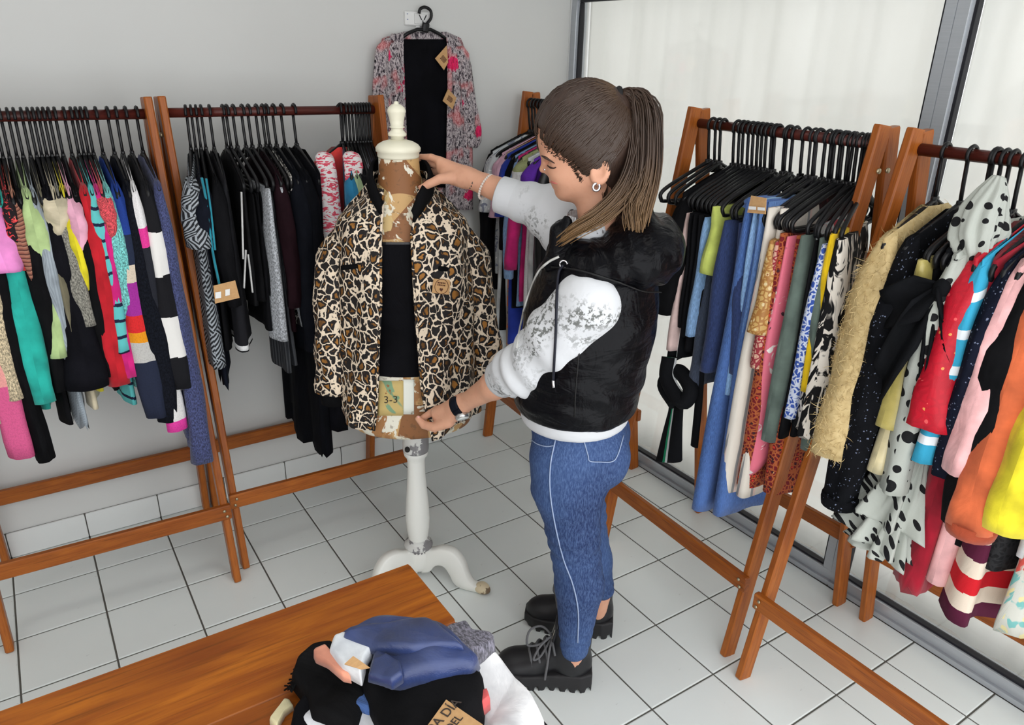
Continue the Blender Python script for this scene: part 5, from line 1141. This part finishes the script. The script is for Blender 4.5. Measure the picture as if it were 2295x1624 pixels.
# hooded vest
def _vest():
    k = NT('black_coated', .28, .10); v = k.coord('Object'); n = k.noise(k.coord('Object', (7, 7, 4)), 2.0, 4, .55, .8); k.set('Base Color', srgb(8, 8, 12)); k.set('Coat Weight', .06); k.set('Coat Roughness', .2)
    w = k.noise(k.coord('Object', (3, 3, 9)), 2.5, 3, .5, 1.2); k.bump(k.math('ADD', n.outputs[0], w.outputs[0]), .55, .02); return k.m
M_VEST = _vest()
VT = [(3.42, .06, .61, .67), (3.47, .06, .645, .70), (3.6, .06, .67, .72), (4.0, .01, .68, .72), (4.5, -.05, .68, .70), (4.9, -.08, .60, .66), (5.15, -.08, .42, .55), (5.28, -.06, .30, .40)]
def f_vest(p):
    q = p.copy(); q[..., 2] = p[..., 2]-.03*np.cos(1.6*(p[..., 0]-.1))+.02
    d = column(q, VT); z = p[..., 2]; an = np.arctan2(p[..., 1], p[..., 0])
    d = d+.014*np.sin(21*z+4*an+2*np.sin(3*an))*np.exp(-((z-3.75)/.35)**2)+.012*np.sin(15*z-5*an)*np.exp(-((z-4.4)/.4)**2)
    d = smax(d, -sd_ell(p, Lsh+[.08, .38, -.12], (.34, .22, .44)), .04)
    return d
vest = mk('vest', wmesh(f_vest, np.array([-.95, -.9, 3.3]), np.array([.95, .9, 5.35]), .026, 2), M_VEST, person)
def f_hood(p):
    d = sd_ell(p, wp(1432, 560), (.46, .66, .36), rotf(.25))
    d = smin(d, sd_ell(p, wp(1345, 575), (.46, .68, .27), rotf(.10)), .16)
    d = smin(d, chain(p, [wp(1292, 474, .22), wp(1262, 520, .20), wp(1240, 590, .30)], [.06, .11, .10]), .10); d = smin(d, chain(p, [wp(1292, 474, -.22), wp(1262, 520, -.20), wp(1240, 590, -.30)], [.06, .11, .10]), .10)
    d = smin(d, sd_cone(p, wp(1420, 480, .12), wp(1455, 420, -.15), .14, .10), .12)
    d = smax(d, -sd_cone(p, wp(1325, 560), wp(1315, 430), .22, .33), .05)
    z = p[..., 2]; d = d+.016*np.sin(20*p[..., 0]+9*p[..., 1]+6*z)*np.exp(-((p[..., 0]+.45)/.4)**2)+.011*np.sin(33*p[..., 0]-12*z)
    return d
hood = mk('hood', wmesh(f_hood, np.array([-1.25, -.95, 4.5]), np.array([.65, .95, 5.95]), .026, 2), M_VEST, vest)
fv = lambda p: np.minimum(f_vest(p), f_hood(p)); fall = lambda p: np.minimum(np.minimum(f_vest(p), f_hood(p)), np.minimum(f_lsl(p), f_hemt(p)))
line(fv, [(1310, 672), (1304, 740), (1297, 800), (1290, 880), (1288, 935)], .008, 'side_seam', plain('seam_black', (12, 12, 14), .6), vest, 20)
line(fall, [(1253, 575), (1228, 588), (1205, 612), (1185, 660), (1168, 720), (1158, 780)], .013, 'zipper_tape', plain('zip_grey', (196, 196, 192), .5), vest, 26)
line(lambda p: np.minimum(f_vest(p), f_hood(p)), [(1235, 598), (1300, 606), (1380, 630), (1440, 652), (1482, 655)], .009, 'hood_seam', plain('seam_black', (12, 12, 14), .6), vest, 26)
e1 = trace(fall, 1263, 592, .02); mk('eyelet', tube(toW(np.array([e1+np.array([.035*math.cos(a), .0, .035*math.sin(a)]) for a in np.linspace(0, 2*math.pi, 20)])), .009, 6), plain('silver', (222, 222, 226), .15, .6, 1.0), vest)
line(fall, [(1262, 594), (1252, 612), (1248, 660), (1246, 740), (1243, 800), (1240, 852)], .014, 'drawstring', plain('cord_black', (18, 20, 34), .6), vest, 24, .025)
line(fall, [(1240, 852), (1240, 858), (1241, 868)], .017, 'cord_tip', plain('silver', (222, 222, 226), .15, .6, 1.0), vest, 6, .025)
# watch, bracelet
def ring_on(c, d, r, n=40): d = nrm(d); a = nrm(np.cross(d, [0, 0, 1])); b = np.cross(d, a); return [c+(a*math.cos(t)+b*math.sin(t))*r for t in np.linspace(0, 2*math.pi, n)], a, b
wc = wp(1030, 909, -.255); wd = nrm(Lwr-wp(1000, 920, -.30)); pts, a_, b_ = ring_on(wc, wd, .118)
P = np.array([[toW(q+wd*s) for q in pts] for s in (-.05, -.02, .02, .05)]); ws = mk('watch', thicken(P, .02), cloth('strapnavy', (26, 30, 44), rough=.5), person)
dn = nrm(np.array([-.35, .55, -.75])); dn = nrm(dn-wd*(dn@wd)); cc = wc+dn*.125; ta, tb = wd, np.cross(dn, wd); t2 = np.linspace(0, 2*np.pi, 30, endpoint=False)
disc = lambda prof: loft([toW(np.array([cc+dn*h+(ta*math.cos(t)+tb*math.sin(t))*r for t in t2])) for r, h in prof])
wcse = mk('watch_case', disc([(.07, -.03), (.082, -.02), (.085, .01), (.078, .025), (.070, .03)]), plain('steel', (196, 196, 194), .25, .5, .9), ws); mk('watch_dial', disc([(.068, .028), (.066, .034), (.03, .035)]), plain('dial', (214, 218, 214), .3), ws)
bc = wp(1090, 419, -1.04); bd = nrm(Rwr-Rel); pts, a_, b_ = ring_on(bc, bd*1.0+np.array([0, 0, .12]), .140, 31)
M_BEAD = NT('bead', .25, .5); M_BEAD.out('Base Color', M_BEAD.mix(M_BEAD.noise(M_BEAD.coord('Object'), 140, 1).outputs[0], (200, 188, 178), (236, 226, 216))); M_BEAD = M_BEAD.m
br = mk('bracelet', tube(toW(np.array(pts)), .005, 5), M_BEAD, person)
for q in pts[:-1]: mk('bead', lathe([(.004, -.015), (.012, -.010), (.0155, 0), (.012, .010), (.004, .015)], toW(q), 8), M_BEAD, br)
for u, v, w_ in ((1058, 410, .012), (1056, 416, .012), (1053, 421, .010)):
    q = toW(trace(f_rarm, u, v, .001)); mk('tattoo', tube([q-[0, 0, w_], q+[w_*.6, 0, w_]], .007, 5), plain('tattoo_ink', (70, 62, 60), .6), person)
# hair
def _hair():
    k = NT('hair', .38, .45); v = k.coord('UV', (30, 1, 1)); n = k.noise(v, 3, 3); y = k.sep(k.coord('UV'))[1]
    c = k.mix(n.outputs[0], (34, 24, 20), (82, 62, 48)); c = k.mix(k.step(y, .20, .62), c, k.mix(n.outputs[0], (132, 96, 58), (182, 142, 90))); k.out('Base Color', c); return k.m
M_HAIR = _hair(); M_CAP = NT('hair_cap', .42, .4); _v = M_CAP.coord('Object', (18, 18, 5), (0, .5, 0)); M_CAP.out('Base Color', M_CAP.mix(M_CAP.noise(_v, 6, 3).outputs[0], (40, 29, 26), (74, 56, 46))); M_CAP.bump(M_CAP.noise(_v, 12, 3).outputs[0], .3, .004); M_CAP = M_CAP.m
tie = wp(1388, 226, .0); HC, HR = wp(1311, 300), np.array([.475, .375, .485])
def f_hair(p):
    d = sd_ell(p, HC, HR); d = smin(d, sd_cone(p, wp(1350, 330), wp(1352, 420), .26, .16), .10); d = smin(d, sd_ell(p, tie+[.02, 0, -.03], (.12, .12, .10)), .1)
    a, b = wp(1196, 276, .1), wp(1300, 372, .3); n1 = nrm(np.array([-(b-a)[2], 0, (b-a)[0]])); n1 = n1 if n1[2] > 0 else -n1
    cut1 = -sd_plane(p, a, n1); c = wp(1326, 380); cut2 = -((-(p[..., 0]))-(-c[0]))       # behind the ear
    ear = .16-np.linalg.norm((p-wp(1345, 388))*[1, 0, .8], axis=-1)
    keep = np.minimum(cut1, np.maximum(cut2, ear)); nape = wp(1360, 452)[2]-p[..., 2]
    return smax(smax(d, keep, .03), nape, .05)
hair = mk('hair', wmesh(f_hair, np.array([-.65, -.5, 5.4]), np.array([.75, .5, 6.85]), .018, 2), M_CAP, person)
def strands():
    rng = np.random.RandomState(3); G_ = []
    hl = [(1200, 288), (1204, 302), (1216, 325), (1232, 340), (1250, 352), (1268, 362), (1282, 372), (1292, 392), (1302, 406)]
    hb = [(1330, 372), (1346, 362), (1362, 376), (1368, 400), (1360, 430), (1352, 448)]
    def onell(q, k=1.0): v = (q-HC)/HR; return HC+v/np.linalg.norm(v)*HR*k
    for side in (1, -1):
        for base, cnt in ((hl, 260), (hb, 90)):
            B = spline([(u, v, 0) for u, v in base], 60)
            for i in range(cnt):
                u, v, _ = B[rng.randint(60)]+rng.randn(3)*[2.5, 2.5, 0]
                l = side*(np.interp(u, [1200, 1232, 1290, 1360], [.02, .20, .31, .26])*(rng.rand()**.3 if base is hl else 1)); s = wp(u, v, l)
                s = trace(f_head, u, v, .004) if side > 0 and u > 1212 else s; s = s if side > 0 else s*[1, -1, 1]*[1, -1, 1]; e = tie+rng.randn(3)*.02; P_ = []
                for t in np.linspace(0, 1, 12):
                    q = s*(1-t)+e*t; k = 1.0+.014*math.sin(math.pi*t)*rng.rand(); a_ = min(1, t/.22); a_ = a_*a_*(3-2*a_); c_ = min(1, max(0, (t-.8)/.2)); P_.append((q*(1-a_)+onell(q, k)*a_)*(1-c_)+e*c_)
                G_.append(tube(toW(np.array(P_)), np.interp(np.linspace(0, 1, 12), [0, .2, 1], [.003, .008, .005]), 4))
    mk('hair_strands', join(*G_), M_HAIR, hair, kind='stuff')
    G2 = []; t0 = tie
    guides = [([(1390, 226, 0), (1412, 212, 0), (1440, 236, .02), (1452, 310, .08), (1450, 400, .16), (1432, 480, .25), (1420, 545, .33), (1398, 580, .38)], .070, 240),
              ([(1390, 228, 0), (1418, 226, 0), (1434, 280, .06), (1428, 360, .16), (1400, 430, .28), (1350, 480, .38), (1300, 510, .42), (1258, 540, .42)], .055, 150),
              ([(1390, 226, 0), (1410, 218, 0), (1446, 250, .03), (1452, 340, .12), (1444, 420, .2), (1420, 470, .28), (1424, 520, .36), (1416, 560, .40)], .065, 150)]
    for gd, sp, cnt in guides:
        g = spline([wp(*q) for q in gd], 24)
        for i in range(cnt):
            o = np.clip(rng.randn(3), -1.7, 1.7)*sp; ln = .8+.25*rng.rand(); w_ = np.interp(np.linspace(0, 1, 24), [0, .08, .35, .8, 1], [.16, .30, 1.0, .75, .5])
            ph = rng.rand()*6; P_ = g+w_[:, None]*o+np.array([[.015*math.sin(5*t+ph), .01*math.sin(7*t+ph), 0] for t in np.linspace(0, 1, 24)])
            m = max(10, int(24*min(1, ln))); G2.append(tube(toW(P_[:m]), np.interp(np.linspace(0, 1, m), [0, .5, 1], [.008, .008, .003]), 4))
        G2.append(tube(toW(g), np.interp(np.linspace(0, 1, 24), [0, .1, .35, .7, 1], [.05, .07, sp*1.05, sp*.7, .01]), 10))
    pt = mk('ponytail', join(*G2), M_HAIR, hair, kind='stuff')
strands()
mk('hair_tie', tube(toW(np.array([tie+np.array([-.01+.02*math.cos(a), .095*math.sin(a), .095*math.cos(a)]) for a in np.linspace(0, 2*math.pi, 24)])), .036, 8), plain('tie_black', (20, 20, 22), .7), hair)
# boots
M_BOOT = NT('boot_leather', .45, .4); M_BOOT.set('Base Color', srgb(27, 27, 30)); M_BOOT.bump(M_BOOT.noise(M_BOOT.coord('Object'), 60, 3).outputs[0], .15, .002); M_BOOT = M_BOOT.m
M_SOLE = plain('boot_sole', (30, 29, 31), .6); M_LACE = plain('boot_lace', (92, 92, 94), .8)
def boot(heel, toe, name):
    heel, toe = np.array(heel), np.array(toe); t = nrm((toe-heel)*[1, 1, 0]); s = np.array([-t[1], t[0], 0]); L = 1.12
    B = lambda x, y, z: heel+t*x+s*y+np.array([0, 0, z])
    AX = np.array([t, s, [0, 0, 1.0]])
    def loc(p): q = p-heel; return q@AX.T
    def f_sole(p):
        q = loc(p); x, y, z = q[..., 0], q[..., 1], q[..., 2]; w = np.interp(x, [0, .12, .3, .5, .8, 1.0, 1.12], [.16, .215, .205, .20, .235, .19, .10]); h = np.interp(x, [0, .35, .6, 1.12], [.235, .22, .19, .17])
        d = np.maximum(np.abs(y)-w, np.maximum(z-h, np.maximum(-x, x-L))); d = np.maximum(d, np.maximum(.0-z, np.interp(x, [.95, 1.12], [0, .06])-z)); lug = .03*(np.sin(x*52) > .35)*(z < .055); return d+lug*1.0-.012
    def f_up(p):
        q = loc(p); d = sd_ell(q, (.84, 0, .20), (.28, .205, .17)); d = smin(d, sd_cone(q, (.62, 0, .26), (.34, 0, .46), .185, .17), .12); d = smin(d, sd_ell(q, (.20, 0, .28), (.20, .19, .22)), .1)
        d = smin(d, sd_cone(q, (.24, 0, .30), (.23, 0, .92), .215, .225), .08); top = q[..., 2]-(.76+.08*np.clip((q[..., 0]-.2)/.3, -1, 1)); d = np.maximum(d, top); d = np.maximum(d, -(sd_cone(q, (.23, 0, .45), (.235, 0, 1.1), .175, .19))); return np.maximum(d, .12-q[..., 2])
    b = mk(name, relax(surface(f_up, np.minimum(heel, toe)-[.35, .35, -.05], np.maximum(heel, toe)+[.35, .35, .95], .020), 2), M_BOOT, person)
    mk('sole', relax(surface(f_sole, np.minimum(heel, toe)-[.35, .35, .04], np.maximum(heel, toe)+[.35, .35, .32], .018), 1), M_SOLE, b)
    P = np.array([[B(.40+dx, y, .56+dz+(.03 if abs(y) < .05 else 0)) for y in np.linspace(-.09, .09, 6)] for dx, dz in ((.10, -.08), (.06, .06), (.03, .20), (.02, .30))]); tg_ = mk('tongue', thicken(P, .035), M_BOOT, b)
    mk('tongue_label', thicken(np.array([[B(.475, -.06, .63), B(.475, .06, .63)], [B(.445, -.06, .76), B(.445, .06, .76)]]), .01), plain('label_grey', (176, 172, 160), .6), b)
    for i in range(4):
        x = .72-.085*i; z = .375+.062*i; mk('lace', tube(spline([B(x-.03, .17, z-.07), B(x, .10, z+.03), B(x+.02, 0, z+.055), B(x-.01, -.10, z+.03), B(x-.05, -.17, z-.07)], 14), .015, 6), M_LACE, b)
    for pts in ([(.47, 0, .62), (.52, .12, .70), (.62, .24, .66), (.68, .26, .50), (.60, .20, .50), (.50, .05, .60)], [(.47, 0, .62), (.60, -.04, .72), (.74, .02, .70), (.76, .10, .56), (.62, .08, .56), (.50, .02, .61)], [(.47, .02, .62), (.50, .16, .58), (.52, .235, .40), (.54, .25, .20)]):
        mk('lace_bow', tube(spline([B(*q) for q in pts], 24), .014, 6), M_LACE, b)
boot(onplane(1333, 1532, 2, 0)+[-.01, .08, 0], onplane(1140, 1510, 2, 0), 'boot')
boot(onplane(1380, 1416, 2, 0)+[-.01, .08, 0], onplane(1196, 1388, 2, 0), 'boot')
# ------------------------------------------------------------------ pile of clothes on the table
def pillow(outline, z0, H, mat, name, label=None, cat=None, wr=.02, seed=0, parent=None, zf=None, group=None, pw=3.0, n=90, m=14):
    """soft folded cloth: closed outline in picture pixels laid on the level z0, domed to height H"""
    rng = np.random.RandomState(seed); ph = rng.rand(8)*6.28
    o = np.array([onplane(u, v, 2, z0) for u, v in outline]); o = np.vstack([o, o[:1]]); L = np.concatenate([[0], np.cumsum(np.linalg.norm(np.diff(o, axis=0), axis=1))])
    s = np.linspace(0, L[-1], n, endpoint=False); ring = np.stack([np.interp(s, L, o[:, k]) for k in range(3)], 1)
    for _ in range(1): ring = (np.roll(ring, 1, 0)+2*ring+np.roll(ring, -1, 0))/4
    c = ring.mean(0); R_ = []
    def zz(p, k):
        w_ = wr*(np.sin(6.5*p[:, 0]+4*p[:, 1]+ph[0])+.6*np.sin(11*p[:, 1]-7*p[:, 0]+ph[1])+.7*np.abs(np.sin(5*p[:, 0]-8*p[:, 1]+ph[2]))+.4*np.abs(np.sin(12*p[:, 0]+5*p[:, 1]+ph[3])))
        base = z0 if zf is None else zf(p); return base+(H+w_)*k
    for k in np.linspace(0, 1, m):
        q = ring+(c-ring)*k*.985; h = (1-(1-min(1, k*4.5))**pw); q = q.copy(); q[:, 2] = zz(q, h)
        if k < .2: q[:, :2] += (ring-c)[:, :2]*.03*math.sin(math.pi*k/.2)
        R_.append(q)
    bot = ring+(c-ring)*.25; bot = bot.copy(); bot[:, 2] = (z0 if zf is None else zf(bot)); R_ = [bot]+R_
    return mk(name, loft(R_), mat, parent, label=label, cat=cat, group=group)
GP = 'clothes piled on the table'
edge = lambda z: (lambda p: z-np.clip((p[:, 0]-2.16)*1.5, 0, 1.3)**1.1)
def polycot(name, c, **kw): return cloth(name, c, **kw)
pillow([(1080, 1478), (1120, 1500), (1160, 1545), (1200, 1590), (1225, 1640), (1180, 1700), (1100, 1690), (1060, 1600), (1050, 1520)], ZT+.004, .14, cloth('tablewhite', (238, 240, 244), co='Object'), 'shirt', 'white shirt in the pile hanging over the right table edge', 'shirt', .03, 1, zf=edge(ZT+.004), group=GP)
pillow([(1140, 1545), (1190, 1545), (1235, 1575), (1262, 1605), (1280, 1660), (1230, 1680), (1190, 1610)], ZT+.002, .07, cloth('tabledark', (24, 27, 42), co='Object'), 'leggings', 'dark navy leggings drooping off the table under the white shirt', 'leggings', .015, 2, zf=edge(ZT-.06), group=GP)
pillow([(700, 1600), (720, 1570), (800, 1560), (900, 1570), (1060, 1560), (1085, 1640), (1060, 1720), (860, 1740), (700, 1700), (655, 1640)], ZT+.004, .12, cloth('tablewhite2', (226, 228, 232), co='Object'), 'tee', 'white tee at the bottom of the pile', 'shirt', .02, 3, group=GP)
SCARF = pillow([(652, 1540), (668, 1500), (700, 1478), (745, 1470), (800, 1520), (830, 1600), (800, 1680), (700, 1640), (690, 1590)], ZT+.06, .16, cloth('frayblack', (30, 30, 32), kind='rib', co='Object'), 'scarf', 'black frayed scarf on the left of the pile', 'scarf', .03, 4, group=GP)
pillow([(660, 1610), (690, 1575), (760, 1590), (800, 1640), (760, 1720), (640, 1700)], ZT+.005, .14, cloth('underblack', (22, 22, 27), co='Object'), 'trousers', 'black trousers under the frayed scarf', 'trousers', .02, 5, group=GP)
pillow([(760, 1520), (800, 1500), (840, 1540), (830, 1610), (790, 1600)], ZT+.14, .08, DEN, 'denim_shirt', 'blue denim shirt peeking between scarf and jersey', 'shirt', .01, 6, group=GP)
pillow([(800, 1545), (850, 1520), (960, 1515), (1060, 1500), (1090, 1560), (1085, 1630), (1000, 1700), (870, 1690), (830, 1620)], ZT+.12, .18, cloth('pileblack', (27, 28, 31), co='Object'), 'jumper', 'folded black jumper under the navy jersey', 'jumper', .025, 7, group=GP)
pillow([(1010, 1415), (1045, 1406), (1062, 1432), (1108, 1440), (1112, 1462), (1090, 1478), (1060, 1500), (1075, 1535), (1000, 1545), (960, 1520), (980, 1440)], ZT+.18, .12, cloth('spacedye', (120, 118, 130), kind='melange', co='Object'), 'marl_top', 'grey marled knit top sticking out behind the navy jersey', 'top', .02, 8, group=GP)
jr = pillow([(760, 1442), (830, 1418), (905, 1404), (962, 1400), (985, 1412), (1040, 1460), (1080, 1495), (1062, 1520), (990, 1536), (900, 1552), (862, 1540), (822, 1530), (838, 1490), (800, 1460)], ZT+.30, .11, cloth('jersey', (38, 54, 100), kind='satin', rough=.5, co='Object'), 'jersey', 'navy blue sports jersey folded on top of the pile', 'jersey', .028, 9, group=GP)
pillow([(764, 1440), (830, 1417), (905, 1403), (962, 1399), (985, 1411), (1030, 1448), (1046, 1466), (985, 1470), (930, 1480), (880, 1474), (840, 1468)], ZT+.40, .07, cloth('jersey', (38, 54, 100), kind='satin', rough=.5, co='Object'), 'folded_flap', None, None, .02, 21, jr)
pillow([(836, 1492), (866, 1478), (900, 1500), (905, 1530), (880, 1546), (860, 1538), (824, 1528)], ZT+.38, .06, cloth('jersey', (38, 54, 100), kind='satin', rough=.5, co='Object'), 'sleeve_hem', None, None, .015, 22, jr)
pillow([(748, 1448), (770, 1440), (838, 1470), (836, 1480), (822, 1500), (812, 1538), (770, 1515), (738, 1478)], ZT+.33, .12, cloth('jerseywhite', (228, 232, 240), co='Object'), 'collar_panel', None, None, .012, 10, jr)
pillow([(702, 1472), (728, 1462), (742, 1476), (768, 1512), (790, 1532), (770, 1528), (735, 1498), (708, 1486)], ZT+.31, .07, cloth('peach', (222, 150, 124), co='Object'), 'peach_trim', None, None, .01, 11, jr)
pillow([(1035, 1595), (1094, 1565), (1100, 1590), (1075, 1612), (1060, 1640), (1040, 1640)], ZT+.14, .10, cloth('coralpile', (238, 100, 100), co='Object'), 'coral_top', 'coral red cloth peeking out behind the cardboard tag', 'top', .02, 12, group=GP)
pillow([(604, 1624), (628, 1592), (640, 1574), (650, 1574), (660, 1590), (640, 1606), (622, 1640)], ZT+.004, .05, cloth('creamstrap', (222, 212, 170), co='Object'), 'strap', 'cream fabric strap lying loose on the table', 'strap', .012, 13)
pillow([(668, 1600), (690, 1578), (702, 1578), (690, 1600), (672, 1620)], ZT+.05, .05, cloth('hotpink', (214, 40, 140), co='Object'), 'pink_top', 'hot pink cloth peeking out of the pile on the left', 'top', .01, 14, group=GP)
TZ = lambda u, v, z=ZT+.36: onplane(u, v, 2, z)
t_, c_, e1, e2 = card((TZ(948, 1640), TZ(1010, 1690), TZ(1082, 1624), TZ(1000, 1568)), 'large cardboard tag with handwritten lettering on the black jumper')
lx, ly = nrm(TZ(1005, 1585)-TZ(975, 1614)), None
lx = nrm(TZ(1010, 1590)-TZ(984, 1618)); lz = np.array([0, 0, 1.0]); ly = nrm(np.cross(lz, lx))
lettering('DA D\u00cdA', .085, plain('pen', (60, 50, 44), .7), t_, (TZ(994, 1606)+[0, 0, .008]), lx, ly)
lettering('DEL', .07, plain('pen', (60, 50, 44), .7), t_, (TZ(1018, 1622)+[0, 0, .008]), lx, ly)
t_, c_, e1, e2 = card((TZ(772, 1488, ZT+.48), TZ(810, 1500, ZT+.48), TZ(830, 1496, ZT+.50), TZ(792, 1470, ZT+.50)), 'small cardboard tag on the white panel of the navy jersey')

_fr = []; _rng = np.random.RandomState(8)
for i in range(60):
    t = i/59; u, v = np.interp(t, [0, .5, 1], [648, 672, 712]), np.interp(t, [0, .5, 1], [1546, 1502, 1476]); a = onplane(u+6, v+4, 2, ZT+.14); b = onplane(u-3+_rng.randn()*4, v-4+_rng.randn()*3, 2, ZT+.05); _fr.append(tube(spline([a, (a+b)/2+[0, 0, .02], b], 6), .006, 4))
mk('fringe', join(*_fr), cloth('frayblack', (30, 30, 32), kind='rib', co='Object'), SCARF, kind='stuff')
